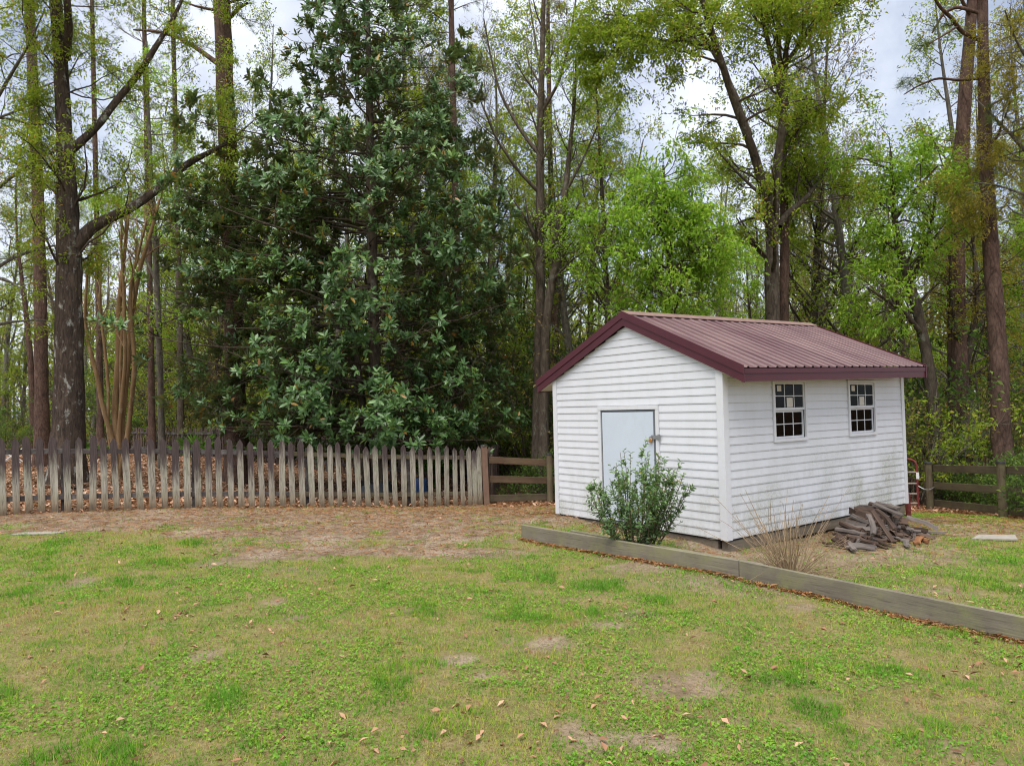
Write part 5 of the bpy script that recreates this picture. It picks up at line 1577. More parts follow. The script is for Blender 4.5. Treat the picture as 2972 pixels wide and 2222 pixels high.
# crape myrtle: a fan of smooth tan stems
def crape():
    rng = np.random.default_rng(31)
    b = on_ground(342, 1386)
    dep = float(b[1])
    lines = [([(342, 1386), (339, 1278), (347, 1199), (355, 1079), (359, 999), (365, 879), (379, 780), (399, 700), (415, 640), (430, 560)], 26),
             ([(342, 1380), (331, 1278), (299, 1179), (291, 1099), (263, 999), (255, 935), (262, 840), (270, 740)], 17),
             ([(342, 1380), (335, 1278), (321, 1199), (325, 1119), (327, 1019), (319, 919), (331, 760), (339, 640), (345, 540)], 24),
             ([(356, 1384), (371, 1278), (377, 1199), (387, 1119), (393, 1039), (383, 959), (375, 863), (383, 800), (407, 720), (427, 640)], 19),
             ([(346, 1380), (345, 1260), (360, 1140), (371, 1030), (367, 950), (372, 860), (362, 760), (366, 640)], 16),
             ([(350, 1382), (356, 1270), (341, 1150), (338, 1000), (343, 880), (338, 780), (320, 660)], 13),
             ([(344, 1384), (310, 1260), (318, 1150), (306, 1010), (290, 900), (296, 760), (290, 640)], 13)]
    root = thing('crape_myrtle', 'fan of smooth tan crape myrtle stems behind the left pickets', 'tree', tuple(b))
    PP, RR = [], []
    for q, (ln, w) in enumerate(lines):
        P_ = np.array(pix(ln, dep)); P_[:, 1] += np.linspace(0, 1, len(P_)) * rng.uniform(-0.8, 0.8)
        P_[0] = b + np.array([rng.uniform(-.1, .1), rng.uniform(-.1, .1), -0.08])
        bulk = Bulk()
        Q, r = trunk_tube(bulk, rng, P_ - b, [rad(w * .8, dep), rad(w * 0.66, dep), rad(w * 0.3, dep)], 10, 22, 0.02, 0.15)
        link('stem', bulk.mesh('stem', True), M['tan_bark'], root)
        PP.append(resample(Q, 14)); RR.append(np.interp(np.linspace(0, 1, 14), np.linspace(0, 1, 22), r))
    PP, RR = np.stack(PP), np.stack(RR)
    br = Bulk(); cr = Bulk()
    P1, R1 = children(rng, PP, RR, 7, t=(0.5, 1.0), L=(0.6, 1.8), ang=(20, 50), npts=6, wob=0.12, up=0.1, rr=0.5, rmin=0.006, taper=0.2)
    P2, R2 = children(rng, P1, R1, 5, L=(0.3, 0.9), ang=(20, 50), npts=4, wob=0.15, up=0.05, rr=0.5, rmin=0.004)
    br.add(*tubes(P1, R1, 6)); br.add(*tubes(P2, R2, 4))
    V, F, T_ = foliage(rng, P2, 4, (0.03, 0.07))
    cr.add(V, F, T_)
    link('branches', br.mesh('branches', True), M['tan_bark'], root, kind='stuff')
    link('crown', cr.mesh('crown'), M['olive_leaf'], root, kind='stuff')
crape()

# ------------------------------------------------------------------ the magnolia
def magnolia():
    rng = np.random.default_rng(3)
    b = on_ground(1105, 1436)
    dep = float(b[1])
    root = thing('magnolia_tree', 'huge dark glossy leaved magnolia filling the view behind the picket fence', 'tree', tuple(b))
    wood_b, br = Bulk(), Bulk()
    t1 = np.array(pix([(1105, 1436), (1100, 1280), (1090, 1100), (1083, 900), (1077, 600), (1073, 300), (1068, 100), (1062, -150), (1060, -420)], dep)) - b
    t1[0, 2] = -0.1
    Q1, r1 = trunk_tube(wood_b, rng, t1, [0.17, 0.16, 0.15, 0.14, 0.12, 0.09, 0.07, 0.05, 0.02], 14, 30, 0.05, 0.35)
    t2 = np.array(pix([(1068, 1434), (1060, 1300), (1050, 1150), (1030, 1000), (1000, 860), (960, 740)], dep + 0.3)) - b
    t2[0, 2] = -0.1
    Q2, r2 = trunk_tube(wood_b, rng, t2, [0.12, 0.11, 0.095, 0.08, 0.06, 0.03], 12, 24, 0.05, 0.35)
    link('trunk', wood_b.mesh('trunk', True), M['dark_bark'], root)
    H = 14.2
    zs = np.array([1.0, 1.6, 2.4, 3.4, 4.2, 5.3, 6.5, 8.0, 9.3, 10.2, 11.4, 14.4])
    RL = np.array([2.6, 3.6, 5.2, 5.8, 6.0, 5.1, 4.9, 5.0, 4.7, 3.0, 2.1, 0.7])      # reach to the left of the trunk
    RRt = np.array([2.4, 3.0, 3.7, 4.0, 4.0, 4.0, 3.9, 3.4, 2.8, 2.6, 2.3, 0.8])     # to the right
    RF = np.array([1.8, 2.5, 3.2, 3.4, 3.5, 3.4, 3.3, 3.1, 2.8, 2.5, 2.1, 0.7])      # towards and away from the viewer
    n1 = 200
    z0 = 1.25 + (H - 1.25) * ((np.arange(n1) + rng.uniform(0, 1, n1)) / n1) ** 1.12
    phi = (np.arange(n1) * 2.399 + rng.uniform(-.5, .5, n1))
    uu = rng.random(n1)
    to_left = uu < 0.20; to_right = uu > 0.88                       # the crown has grown out most to the left
    phi = np.where(to_left, np.pi + rng.normal(0, 0.40, n1), np.where(to_right, rng.normal(0, 0.5, n1), phi))
    z0 = np.where(to_left, 1.7 + 8.0 * rng.random(n1), z0)
    def reach(z, ph):
        c, s = np.cos(ph), np.sin(ph)
        l, r, f = np.interp(z, zs, RL), np.interp(z, zs, RRt), np.interp(z, zs, RF)
        return (np.abs(c / np.where(c < 0, l, r)) ** 2.8 + np.abs(s / f) ** 2.8) ** (-1 / 2.8)
    R0 = reach(z0, phi) * np.where(to_left | to_right, rng.uniform(0.82, 1.06, n1), rng.uniform(0.62, 1.06, n1))
    tz = np.interp(z0 - 0.35 * R0 * 0.4, Q1[:, 2], np.arange(30))
    st = np.stack([np.interp(tz, np.arange(30), Q1[:, i]) for i in range(3)], -1)
    out = np.stack([np.cos(phi), np.sin(phi), np.zeros(n1)], -1)
    npt = 9
    tt = np.linspace(0, 1, npt)
    P1 = st[:, None] + out[:, None] * (R0[:, None] * tt)[..., None]
    P1[..., 2] += (z0 - st[:, 2])[:, None] * tt + 0.10 * R0[:, None] * (tt ** 2)[None] * rng.uniform(-0.9, 1.2, n1)[:, None]
    P1[:, 1:] += np.cumsum(rng.normal(0, 0.07, (n1, npt - 1, 3)), axis=1)
    P1[..., 2] = np.maximum(P1[..., 2], 1.38)
    R1 = (0.010 + 0.005 * R0)[:, None] * np.linspace(1, 0.22, npt)[None]
    P2, R2 = children(rng, P1, R1, R0 * 2.6, t=(0.16, 1.0), L=(0.5, 1.5), ang=(30, 70), npts=6, wob=0.14, up=0.06, rr=0.6, rmin=0.007, taper=0.35, rtip=0.5)
    P3, R3 = children(rng, P2, R2, 3.3, t=(0.15, 1.0), L=(0.18, 0.5), ang=(30, 65), npts=4, wob=0.12, up=0.10, rr=0.7, rmin=0.005, rtip=0.7)
    for a, r, s in ((P1, R1, 8), (P2, R2, 4), (P3, R3, 3)):
        br.add(*tubes(a, r, s))
    link('branches', br.mesh('branches', True), M['dark_bark'], root, kind='stuff')
    # a whorl of leaves at every shoot tip
    tip = np.concatenate([P3[:, -1], P2[:, -1], P1[:, -1], P3[:, 2]])
    dr = unit(np.concatenate([P3[:, -1] - P3[:, -2], P2[:, -1] - P2[:, -2], P1[:, -1] - P1[:, -2], P3[:, -1] - P3[:, -2]]) + np.array([0, 0, 0.03]))
    gap = fbm((tip[:, 0] + tip[:, 1] * 0.5) * 0.75 + 40, (tip[:, 2] + tip[:, 1] * 0.35) * 0.75 + 40, 717, 3)
    ow = unit(tip * np.array([1, 1, 0.0]) - np.array([0.3, 0, 0]))
    dr = unit(dr + 0.55 * ow + np.array([0, 0, 0.25]))
    keep = (tip[:, 2] > 0.95) & (gap > 0.31 + 0.05 * smooth(4, 8, tip[:, 2]))
    tip, dr = tip[keep], dr[keep]
    nl = rng.integers(6, 11, len(tip))
    idx = np.repeat(np.arange(len(tip)), nl)
    m = len(idx)
    T0, A = tip[idx], dr[idx]
    rv = rng.normal(size=(m, 3)); perp = unit(rv - A * np.sum(rv * A, 1, keepdims=True))
    el = np.radians(rng.uniform(28, 88, m))[:, None]
    D = unit(A * np.cos(el) + perp * np.sin(el) + np.array([0, 0, -0.08]))
    N = unit(A * np.sin(el) - perp * np.cos(el) + rng.normal(size=(m, 3)) * 0.22 + np.array([0, 0, 0.25]))
    P_ = T0 - A * rng.uniform(0, 0.06, (m, 1))
    L_ = rng.uniform(0.135, 0.225, m); W_ = L_ * rng.uniform(0.28, 0.37, m); cu = rng.uniform(-0.05, 0.22, m)
    tint = np.clip(rng.beta(2.0, 2.2, m) * 0.93, 0, 0.93)
    young = np.repeat(rng.random(len(tip)), nl)
    tint = np.where(young > 0.86, np.clip(tint + 0.3, 0, 0.94), tint)
    tint = np.where(rng.random(m) < 0.016, rng.uniform(0.97, 1.0, m), tint)
    # the leaves nearest the lawn are pieces of their own, the rest of the crown is one mass
    world_p = P_ + b
    score = np.linalg.norm(world_p - np.array([0, 0, CAM_Z]), axis=1)
    px_ok = (world_p[:, 2] > 1.2)
    order = np.argsort(np.where(px_ok, score, 1e9))
    single = np.zeros(m, bool); single[order[:300 * 3:3]] = True
    V, F = big_leaves(P_[~single], D[~single], N[~single], L_[~single], W_[~single], cu[~single])
    crown = link('crown', make_mesh('crown', V, [F], np.repeat(tint[~single], 8), True), M['magnolia_leaf'], root, kind='stuff')
    protos = []
    for q in range(8):
        V, F = big_leaves(np.zeros((1, 3)), np.array([[1.0, 0, 0]]), np.array([[0, 0, 1.0]]), np.array([1.0]), np.array([0.39]), np.array([-0.04 + 0.03 * q]))
        me = make_mesh('leaf', V, [F], np.full(8, [0.2, 0.35, 0.45, 0.55, 0.65, 0.8, 0.3, 0.99][q]), True)
        me.materials.append(M['magnolia_leaf'])
        protos.append(me)
    for k in np.where(single)[0]:
        d = D[k]; bt = np.cross(N[k], d); bt /= np.linalg.norm(bt); nn = np.cross(d, bt)
        q = 7 if tint[k] > 0.96 else rng.integers(0, 7)
        o = link('leaf', protos[q], None, crown)
        Mx = Matrix(((d[0], bt[0], nn[0]), (d[1], bt[1], nn[1]), (d[2], bt[2], nn[2])))
        o.matrix_basis = Matrix.Translation(Vector(P_[k])) @ Mx.to_4x4() @ Matrix.Scale(float(L_[k]), 4)
magnolia()

# ------------------------------------------------------------------ shrubs by the shed
def green_bush():
    rng = np.random.default_rng(41)
    c = BED
    gz_ = float(ground_z(*c))
    root = thing('green_bush', 'upright green privet-like bush in front of the shed door', 'bush', (c[0], c[1], gz_))
    n = 50
    a = rng.uniform(0, 2 * np.pi, n); rr_ = np.sqrt(rng.uniform(0, 1, n))
    lx = -SU  # along the board, to the right
    P0 = np.zeros((n, 3)); P0[:, 0] = np.cos(a) * 0.14 * rr_; P0[:, 1] = np.sin(a) * 0.10 * rr_; P0[:, 2] = -0.03
    spread = rr_ * rng.uniform(0.75, 1.1, n)
    hgt = 1.22 * (1 - 0.30 * rr_ ** 2.2) * rng.uniform(0.78, 1.08, n)
    ends = np.stack([np.cos(a) * 0.78 * spread + 0.03, np.sin(a) * 0.40 * spread, hgt], -1)
    npt = 8; tt = np.linspace(0, 1, npt)
    PP = P0[:, None] + (ends - P0)[:, None] * np.stack([tt ** 1.0, tt ** 1.0, tt], -1)[None]
    PP[:, :, :2] = P0[:, None, :2] + (ends - P0)[:, None, :2] * (tt ** 0.75)[None, :, None]
    PP[:, 1:] += np.cumsum(rng.normal(0, 0.012, (n, npt - 1, 3)), axis=1)
    # a few low side shoots, longer to the right
    RR = (rng.uniform(0.005, 0.009, n))[:, None] * np.linspace(1, 0.3, npt)[None]
    P2, R2 = children(rng, PP, RR, 4.5, t=(0.25, 0.95), L=(0.10, 0.34), ang=(20, 50), npts=5, wob=0.12, up=0.10, rr=0.6, rmin=0.002, taper=0.3)
    st = Bulk(); st.add(*tubes(PP, RR, 6)); st.add(*tubes(P2, R2, 4))
    link('stems', st.mesh('stems', True), M['shrub_stem'], root, kind='stuff')
    lf = Bulk()
    for src, per, t in ((PP, 46, (0.18, 1.0)), (P2, 14, (0.1, 1.0))):
        p, tan = along(rng, src, per, t)
        m = len(p)
        rv = rng.normal(size=(m, 3)); perp = unit(rv - tan * np.sum(rv * tan, 1, keepdims=True))
        D = unit(tan * 0.55 + perp * 0.85 + np.array([0, 0, 0.05]))
        N = unit(tan * 0.8 - perp * 0.4 + rng.normal(size=(m, 3)) * 0.25)
        L_ = rng.uniform(0.034, 0.068, m)
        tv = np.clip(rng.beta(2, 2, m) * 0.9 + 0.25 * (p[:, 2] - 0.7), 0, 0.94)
        tv = np.where(rng.random(m) < 0.012, rng.uniform(0.965, 1, m), tv)
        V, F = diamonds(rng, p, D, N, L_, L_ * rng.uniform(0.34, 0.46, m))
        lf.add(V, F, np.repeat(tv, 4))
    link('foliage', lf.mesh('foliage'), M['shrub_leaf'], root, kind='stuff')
green_bush()

def dry_shrub():
    rng = np.random.default_rng(43)
    c = on_ground(2290, 1668)
    root = thing('dry_shrub', 'leafless tan shrub with thin arching canes in front of the shed corner', 'shrub', tuple(c))
    n = 105
    a = rng.uniform(0, 2 * np.pi, n); rr_ = rng.uniform(0, 1, n)
    P0 = np.stack([np.cos(a) * 0.16 * rr_, np.sin(a) * 0.12 * rr_, np.full(n, -0.02)], -1)
    npt = 10
    tilt = np.radians(rng.uniform(5, 78, n) * (0.4 + 0.6 * rr_))
    d = np.stack([np.cos(a) * np.sin(tilt), np.sin(a) * np.sin(tilt), np.cos(tilt)], -1)
    ln = rng.uniform(0.35, 0.85, n)
    PP = np.zeros((n, npt, 3)); PP[:, 0] = P0
    droop = rng.uniform(0.0, 0.07, n)[:, None] * np.array([0, 0, -1.0])
    for k in range(1, npt):
        d = unit(d + rng.normal(0, 0.04, (n, 3)) + droop * (k > 3))
        PP[:, k] = PP[:, k - 1] + d * (ln / (npt - 1))[:, None]
    # long canes: upright ones to the left and right, arching ones along the ground
    long_ = []
    for az, tl, L_, dr_ in ((2.75, 42, 1.15, 0.0), (2.6, 36, 1.0, 0.0), (2.3, 28, 1.0, 0.0), (0.5, 42, 1.25, 0.0), (1.2, 14, 0.95, 0.0), (0.2, 22, 0.95, 0.0), (3.5, 66, 1.25, 0.16), (3.3, 70, 1.35, 0.17), (-0.2, 62, 1.05, 0.15), (-0.05, 64, 1.15, 0.15), (0.1, 75, 0.85, 0.05), (-0.6, 72, 0.6, 0.1), (3.0, 58, 0.9, 0.05), (2.9, 50, 1.05, 0.03)):
        t_ = math.radians(tl); d_ = np.array([math.cos(az) * math.sin(t_), math.sin(az) * math.sin(t_), math.cos(t_)])
        p = [np.array([rng.uniform(-.08, .08), rng.uniform(-.06, .06), -0.02])]
        for k in range(1, npt):
            d_ = unit(d_ + rng.normal(0, 0.03, 3) + np.array([0, 0, -dr_]))
            nx_ = p[-1] + d_ * L_ / (npt - 1)
            nx_[2] = max(nx_[2], 0.02)
            p.append(nx_)
        long_.append(p)
    PP = np.concatenate([PP, np.array(long_)])
    RR = rng.uniform(0.003, 0.0055, len(PP))[:, None] * np.linspace(1, 0.4, npt)[None]
    P2, R2 = children(rng, PP, RR, 2.2, t=(0.4, 1.0), L=(0.06, 0.28), ang=(20, 55), npts=4, wob=0.08, up=0.05, rr=0.7, rmin=0.0016)
    P3, R3 = children(rng, P2, R2, 1.0, t=(0.4, 1.0), L=(0.02, 0.06), ang=(30, 70), npts=3, wob=0.1, rr=0.8, rmin=0.0014)
    b_ = Bulk(); b_.add(*tubes(PP, RR, 5)); b_.add(*tubes(P2, R2, 4)); b_.add(*tubes(P3, R3, 3))
    link('canes', b_.mesh('canes', True), M['cane'], root, kind='stuff')
    x_ = rng.normal(0, 0.22, 500); y_ = rng.normal(0, 0.18, 500)
    P_ = np.stack([x_, y_, ground_z(x_ + c[0], y_ + c[1]) - c[2] + rng.uniform(0.003, 0.05, 500)], -1)
    az = rng.uniform(0, 6.28, 500)
    V, F = blades(P_, np.stack([np.cos(az), np.sin(az), rng.normal(0.1, .25, 500)], -1), np.stack([-np.sin(az) * .7, np.cos(az) * .7, np.full(500, .7)], -1), rng.uniform(0.06, 0.2, 500), np.full(500, 0.006))
    link('dead_stalks', make_mesh('dead_stalks', V, [F], np.repeat(rng.random(500), 3)), M['cane'], root, kind='stuff')
dry_shrub()

def palmetto(px_, py_, dep, size, label, seed):
    rng = np.random.default_rng(seed)
    p = at(px_, py_, dep); z = float(ground_z(p[0], p[1]))
    root = thing('palmetto', label, 'palm', (p[0], p[1], z), 0, 'palmettos in the leaf covered yard')
    for k in range(9):
        az = k * 2.4 + rng.uniform(-.3, .3); tl = rng.uniform(0.25, 0.95)
        d = np.array([math.cos(az) * math.sin(tl), math.sin(az) * math.sin(tl), math.cos(tl)])
        s = size * rng.uniform(0.8, 1.15)
        hub = d * s
        b_ = Bulk()
        st = np.array([[np.zeros(3), d * s * 0.5 + np.array([0, 0, 0.05]), hub]])
        b_.add(*tubes(st, np.array([[0.012, 0.01, 0.008]]), 5), np.full(15, 0.5))
        n = 22
        side = np.cross(d, [0, 0, 1.0]); side /= np.linalg.norm(side) + 1e-9
        g = np.linspace(-1.9, 1.9, n)
        D = np.cos(g)[:, None] * d + np.sin(g)[:, None] * side + rng.normal(0, 0.05, (n, 3)) - np.array([0, 0, 0.12])
        up_ = np.cross(side, d)
        V, F = diamonds(rng, np.repeat(hub[None], n, 0), D, np.repeat(up_[None], n, 0), np.full(n, s * 0.62), np.full(n, 0.05), fold=0.3, droop=0.1)
        b_.add(V, F, np.repeat(rng.random(n), 4))
        link('frond', b_.mesh('frond'), M['palm_leaf'], root)
palmetto(560, 1300, 25.5, 0.75, 'fan leaved palmetto between the far trunks left of the magnolia', 61)
palmetto(262, 1300, 26.5, 0.6, 'fan leaved palmetto beside the crape myrtle stems', 62)
palmetto(735, 1300, 26.5, 0.7, 'fan leaved palmetto just right of the big pine trunk', 63)
palmetto(1262, 1320, 19.6, 0.6, 'bright fan leaved palmetto rising above the right end of the pickets', 64)

# ------------------------------------------------------------------ woodland: a few kinds of tree, each placed many times
def proto_tree(seed, h, r0, lean, t_low, n1, L1, ang1, up1, per2, L2, per3, L3, leafper, lsize, tint, pine=False, droop=0.3, aspect=(0.35, 0.5), wob=0.1):
    rng = np.random.default_rng(seed)
    wood_b, br, cr = Bulk(), Bulk(), Bulk()
    pts = [np.zeros(3) - [0, 0, 0.15]]
    d = np.array([lean[0], lean[1], 1.0])
    for k in range(8):
        d = unit(d + rng.normal(0, 0.045, 3) + np.array([0, 0, 0.12]))
        pts.append(pts[-1] + d * h / 8)
    Q, r = trunk_tube(wood_b, rng, pts, [r0, r0 * 0.86, r0 * 0.75, r0 * 0.55, r0 * 0.3, r0 * 0.1], 9, 20, 0.05, 0.3)
    P1, R1 = children(rng, Q[None], r[None], n1, t=(t_low, 1.0), L=L1, ang=ang1, npts=6, wob=wob, up=up1, rr=0.4, rmin=0.01, taper=0.5)
    P2, R2 = children(rng, P1, R1, per2, L=L2, ang=(25, 65), npts=4, wob=0.18, up=0.02, rr=0.5, rmin=0.007)
    br.add(*tubes(P1, R1, 5)); br.add(*tubes(P2, R2, 3))
    if pine:
        t_ = np.concatenate([P2[:, -1], P2[:, 1]]); dd_ = np.concatenate([unit(P2[:, -1] - P2[:, -2])] * 2)
        V, F, T_ = needle_tufts(rng, t_, dd_, 16, (0.18, 0.32), 0.012)
        cr.add(V, F, T_)
    else:
        P3, R3 = children(rng, P2, R2, per3, L=L3, ang=(25, 65), npts=3, wob=0.2, up=0.0, rr=0.6, rmin=0.005)
        br.add(*tubes(P3, R3, 3))
        V, F, T_ = foliage(rng, P3, leafper, lsize, tint=tint, droop=droop, aspect=aspect, patch=0.4)
        cr.add(V, F, T_)
    return wood_b.mesh('trunk', True), br.mesh('branches', True), cr.mesh('crown')

PROTO = {
    'spring': [proto_tree(201 + i, 15 + 1.5 * i, 0.17, (0.05, 0.03), 0.13, 44, (1.2, 3.2), (35, 75), 0.06, 6, (0.6, 1.4), 5, (0.25, 0.7), 6.5, (0.08, 0.15), (0.5, 0.3)) for i in range(3)],
    'bare': [proto_tree(221 + i, 14 + 1.5 * i, 0.14, (-0.04, 0.02), 0.28, 36, (1.2, 3.2), (25, 55), 0.08, 7, (0.6, 1.3), 5, (0.25, 0.7), 3.2, (0.06, 0.10), (0.5, 0.3)) for i in range(2)],
    'bright': [proto_tree(241 + i, 10 + 2 * i, 0.12, (0.03, -0.04), 0.22, 32, (1.0, 2.6), (45, 85), 0.02, 6, (0.5, 1.2), 5, (0.2, 0.6), 7, (0.08, 0.14), (0.5, 0.3), droop=0.5) for i in range(2)],
    'pine': [proto_tree(261, 19, 0.24, (0.0, 0.02), 0.55, 34, (1.2, 3.0), (60, 95), 0.03, 6, (0.4, 1.0), 0, None, 0, None, None, pine=True)],
    'evergreen': [proto_tree(271, 7.5, 0.09, (0.04, 0.0), 0.08, 44, (1.0, 2.2), (45, 85), 0.05, 6, (0.4, 1.0), 5, (0.15, 0.5), 9, (0.07, 0.12), (0.4, 0.3))],
}
PMAT = {'spring': ('grey_bark', 'spring_leaf'), 'bare': ('dark_bark', 'brown_bud'), 'bright': ('dark_bark', 'bright_leaf'), 'pine': ('pine_bark', 'needle'), 'evergreen': ('dark_bark', 'deep_leaf')}
for kd, ps in PROTO.items():
    for a_, b_, c_ in ps:
        a_.materials.append(M[PMAT[kd][0]]); b_.materials.append(M[PMAT[kd][0]]); c_.materials.append(M[PMAT[kd][1]])
PLAB = {'spring': ('woodland_tree', 'yellow green tree', 'yellow green trees of the wood'),
        'bare': ('woodland_tree', 'thin budding tree', 'budding twiggy trees of the wood'),
        'bright': ('woodland_tree', 'small fresh green tree', 'fresh green trees of the wood'),
        'pine': ('woodland_pine', 'tall bare pine', 'pines of the wood'),
        'evergreen': ('evergreen_tree', 'low dark evergreen', 'dark evergreens of the wood')}
def where(x_, y_):
    q = x_ / y_
    sec = 'left of the crape myrtle' if q < -0.62 else 'between crape myrtle and pine' if q < -0.40 else 'behind the magnolia' if q < 0.0 else 'between magnolia and shed' if q < 0.17 else 'behind the shed roof' if q < 0.50 else 'right of the shed'
    row = 'in the front row' if y_ < 24 else 'in the middle wood' if y_ < 40 else 'deep in the wood'
    return sec + ' ' + row
def place(kd, which, p, rz_, s):
    nm, lab, grp = PLAB[kd]
    w_ = where(*p)
    lab = lab + ' ' + w_; grp = grp + ', ' + w_
    me = PROTO[kd][which % len(PROTO[kd])]
    root = thing(nm, lab, 'tree', (p[0], p[1], float(ground_z(p[0], p[1]))), rz_, grp)
    root.scale = s
    for n_, m_ in zip(('trunk', 'branches', 'crown'), me):
        o = link(n_, m_, None, root)
        if n_ != 'trunk':
            o['kind'] = 'stuff'
def yard_limit(x):
    """first y at which woodland may stand"""
    if x > -0.3:
        return 17.2 if x < 8 else 16.6
    return float(np.interp(-x, [0.3, 0.45, 17.5, 60], [18.5, 20.2, 33.6, 40]))
rg = np.random.default_rng(500)
spots = []
tries = 0
while len(spots) < 150 and tries < 20000:
    tries += 1
    dy = 17 + 58 * rg.random() ** 1.25
    dx = rg.uniform(-0.86, 0.86) * dy
    if dy < yard_limit(dx) + 0.6:
        continue
    if -0.42 < dx / dy < 0.02 and dy < 48 and rg.random() < 0.65:      # the wood is thin behind the magnolia
        continue
    if 0.04 < dx / dy < 0.5 and dy < 45 and rg.random() < 0.5:
        continue
    md = 1.4 + 0.030 * dy
    if any((dx - a) ** 2 + (dy - b) ** 2 < md * md for a, b in spots):
        continue
    spots.append((dx, dy))
kinds = ['spring', 'spring', 'bare', 'spring', 'bright', 'bare', 'spring', 'pine', 'bright', 'bare']
for i, (dx, dy) in enumerate(spots):
    kd = kinds[rg.integers(0, len(kinds))]
    if dy > 40 and kd == 'bright':
        kd = 'spring'
    s = rg.uniform(0.75, 1.15)
    place(kd, int(rg.integers(0, 3)), (dx, dy), rg.uniform(0, 6.28), (s * rg.uniform(0.9, 1.1), s, s * rg.uniform(0.9, 1.1)))

# understory shrubs
def proto_shrub(seed, h, n, leafper, lsize, tint, width=1.0):
    rng = np.random.default_rng(seed)
    a = rng.uniform(0, 6.28, n); tl = np.radians(rng.uniform(5, 50, n))
    d = np.stack([np.cos(a) * np.sin(tl) * width, np.sin(a) * np.sin(tl) * width, np.cos(tl)], -1)
    npt = 6
    PP = np.zeros((n, npt, 3)); PP[:, 0] = np.stack([np.cos(a) * 0.2 * width, np.sin(a) * 0.2 * width, np.full(n, -0.05)], -1)
    ln = h * rng.uniform(0.55, 1.1, n)
    for k in range(1, npt):
        d = unit(d + rng.normal(0, 0.12, (n, 3)))
        PP[:, k] = PP[:, k - 1] + d * (ln / (npt - 1))[:, None]
    RR = rng.uniform(0.008, 0.018, n)[:, None] * np.linspace(1, 0.3, npt)[None]
    P2, R2 = children(rng, PP, RR, 7, t=(0.15, 1), L=(0.3, 0.9), ang=(25, 70), npts=4, wob=0.18, rr=0.6, rmin=0.004)
    P3, R3 = children(rng, P2, R2, 4, L=(0.12, 0.4), ang=(25, 70), npts=3, wob=0.18, rr=0.7, rmin=0.003)
    st = Bulk(); st.add(*tubes(PP, RR, 5)); st.add(*tubes(P2, R2, 3)); st.add(*tubes(P3, R3, 3))
    V, F, T_ = foliage(rng, P3, leafper, lsize, tint=tint, patch=0.3)
    lf = Bulk(); lf.add(V, F, T_)
    return st.mesh('stems', True), lf.mesh('foliage')
SHR = [(proto_shrub(301, 2.6, 14, 6, (0.06, 0.11), (0.5, 0.3)), 'deep_leaf', 'dark_bark', 'dark leafy shrub', 'dark shrubs under the trees'),
       (proto_shrub(302, 2.4, 13, 5, (0.05, 0.10), (0.5, 0.3)), 'spring_leaf', 'grey_bark', 'light yellow green shrub', 'light shrubs under the trees'),
       (proto_shrub(303, 3.0, 16, 2.0, (0.05, 0.09), (0.5, 0.3)), 'brown_bud', 'dark_bark', 'twiggy brown shrub', 'brown twiggy shrubs under the trees'),
       (proto_shrub(304, 1.1, 16, 7, (0.06, 0.10), (0.5, 0.3), 1.4), 'deep_leaf', 'dark_bark', 'low glossy shrub', 'low shrubs along the fences')]
for (a_, b_), lm, bm_, _, _ in SHR:
    a_.materials.append(M[bm_]); b_.materials.append(M[lm])
def place_shrub(k, x_, y_, s, rz_):
    (a_, b_), lm, bm_, lab, grp = SHR[k]
    w_ = where(x_, y_); lab = lab + ' ' + w_; grp = grp + ', ' + w_
    root = thing('understory_shrub', lab, 'shrub', (x_, y_, float(ground_z(x_, y_))), rz_, grp)
    root.scale = (s, s, s)
    link('stems', a_, None, root, kind='stuff'); link('foliage', b_, None, root, kind='stuff')
cnt = 0; tries = 0
while cnt < 260 and tries < 20000:
    tries += 1
    dy = 16.2 + 36 * rg.random() ** 1.5
    dx = rg.uniform(-0.84, 0.84) * dy
    if dy < yard_limit(dx) - (0.6 if dx > 0 else -0.4):
        continue
    if in_shed(np.array(dx), np.array(dy), 0.8):
        continue
    place_shrub(int(rg.choice([0, 1, 1, 2, 2])), dx, dy, rg.uniform(0.7, 1.7), rg.uniform(0, 6.28))
    cnt += 1
for k in range(95):                      # thicket right behind the back picket fence
    t_ = rg.uniform(-0.02, 1.25)
    q_ = B0 + (B1 - B0) * t_ + np.array([0.6, 0.75]) * rg.uniform(0.9, 7.0)
    place_shrub(int(rg.choice([0, 1, 1, 2, 2])), float(q_[0]), float(q_[1]), rg.uniform(0.9, 1.9), rg.uniform(0, 6.28))
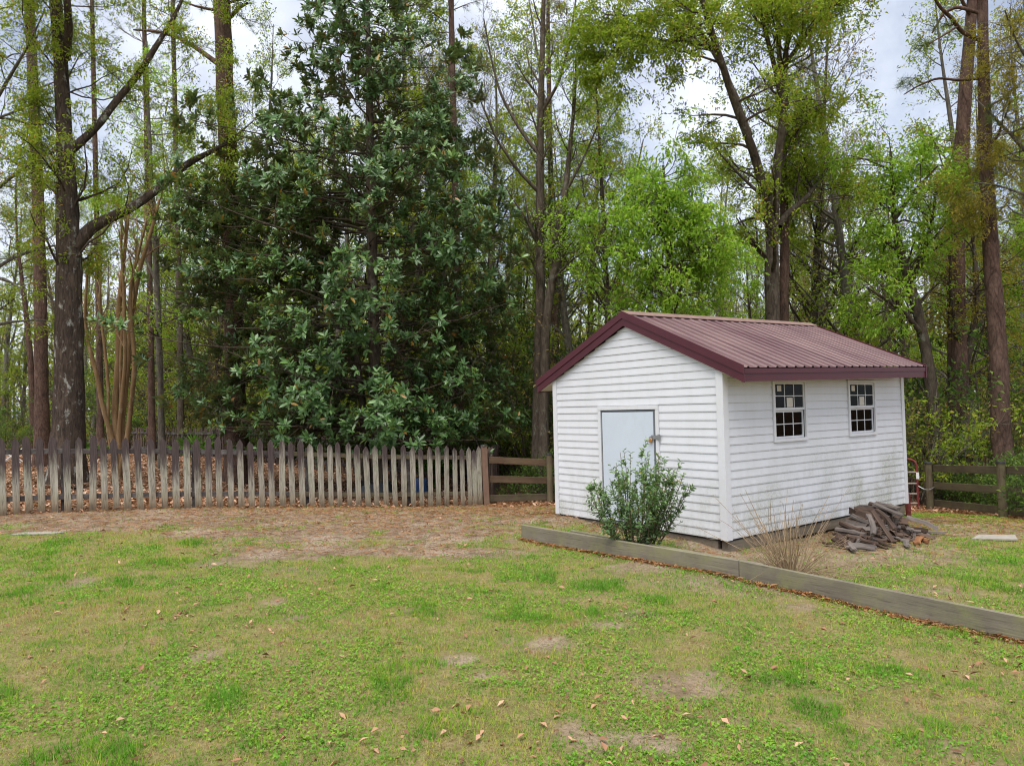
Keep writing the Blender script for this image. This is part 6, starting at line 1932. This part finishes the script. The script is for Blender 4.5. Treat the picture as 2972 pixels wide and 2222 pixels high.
for k in range(26):
    t_ = rg.uniform(0.1, 1.3)
    q_ = B0 + (B1 - B0) * t_ + np.array([0.6, 0.75]) * rg.uniform(1.5, 8.0)
    place(['spring', 'bright', 'spring', 'bare', 'spring'][k % 5], k, (float(q_[0]), float(q_[1])), rg.uniform(0, 6.28), (1, 1, rg.uniform(0.7, 1.1)))
for k in range(34):                      # low growth right behind the board fences
    if k < 12:
        x_, y_ = rg.uniform(0.0, 4.0), rg.uniform(16.4, 18.6)
    else:
        t_ = rg.uniform(-0.6, 1.3)
        q_ = RP1 + dR * t_ + nrm * rg.uniform(0.9, 3.2)
        x_, y_ = float(q_[0]), float(q_[1])
    place_shrub(3, x_, y_, rg.uniform(0.6, 1.0), rg.uniform(0, 6.28))

# the wood goes on: one far mass of trunks and leaves
def far_wood():
    rng = np.random.default_rng(601)
    n = 460
    yy = rng.uniform(62, 105, n); xx = rng.uniform(-1.0, 1.0, n) * yy
    hh = rng.uniform(9, 17, n)
    PP = np.stack([np.stack([xx, yy, np.full(n, -0.6)], -1), np.stack([xx + rng.normal(0, .4, n), yy, hh * 0.5], -1), np.stack([xx + rng.normal(0, .8, n), yy, hh], -1)], 1)
    V, F = tubes(PP, rng.uniform(0.10, 0.2, n)[:, None] * np.array([[1, .8, .2]]), 5)
    root = thing('far_woodland', 'distant mass of trees closing the view through the wood', 'woodland')
    root['kind'] = 'stuff'
    link('far_trunks', make_mesh('far_trunks', V, [F]), M['grey_bark'], root, kind='stuff')
    m = 80000
    k = rng.integers(0, n, m)
    z = hh[k] * rng.beta(1.6, 1.5, m)
    r = rng.normal(0, 1.7, (m, 2))
    P_ = np.stack([xx[k] + r[:, 0], yy[k] + r[:, 1], z], -1)
    L_ = rng.uniform(0.28, 0.6, m)
    V, F = diamonds(rng, P_, rng.normal(size=(m, 3)), rng.normal(size=(m, 3)) + [0, 0, .8], L_, L_ * 0.5)
    link('far_leaves', make_mesh('far_leaves', V, [F], np.repeat(rng.random(m), 4)), M['spring_leaf'], root, kind='stuff')
far_wood()
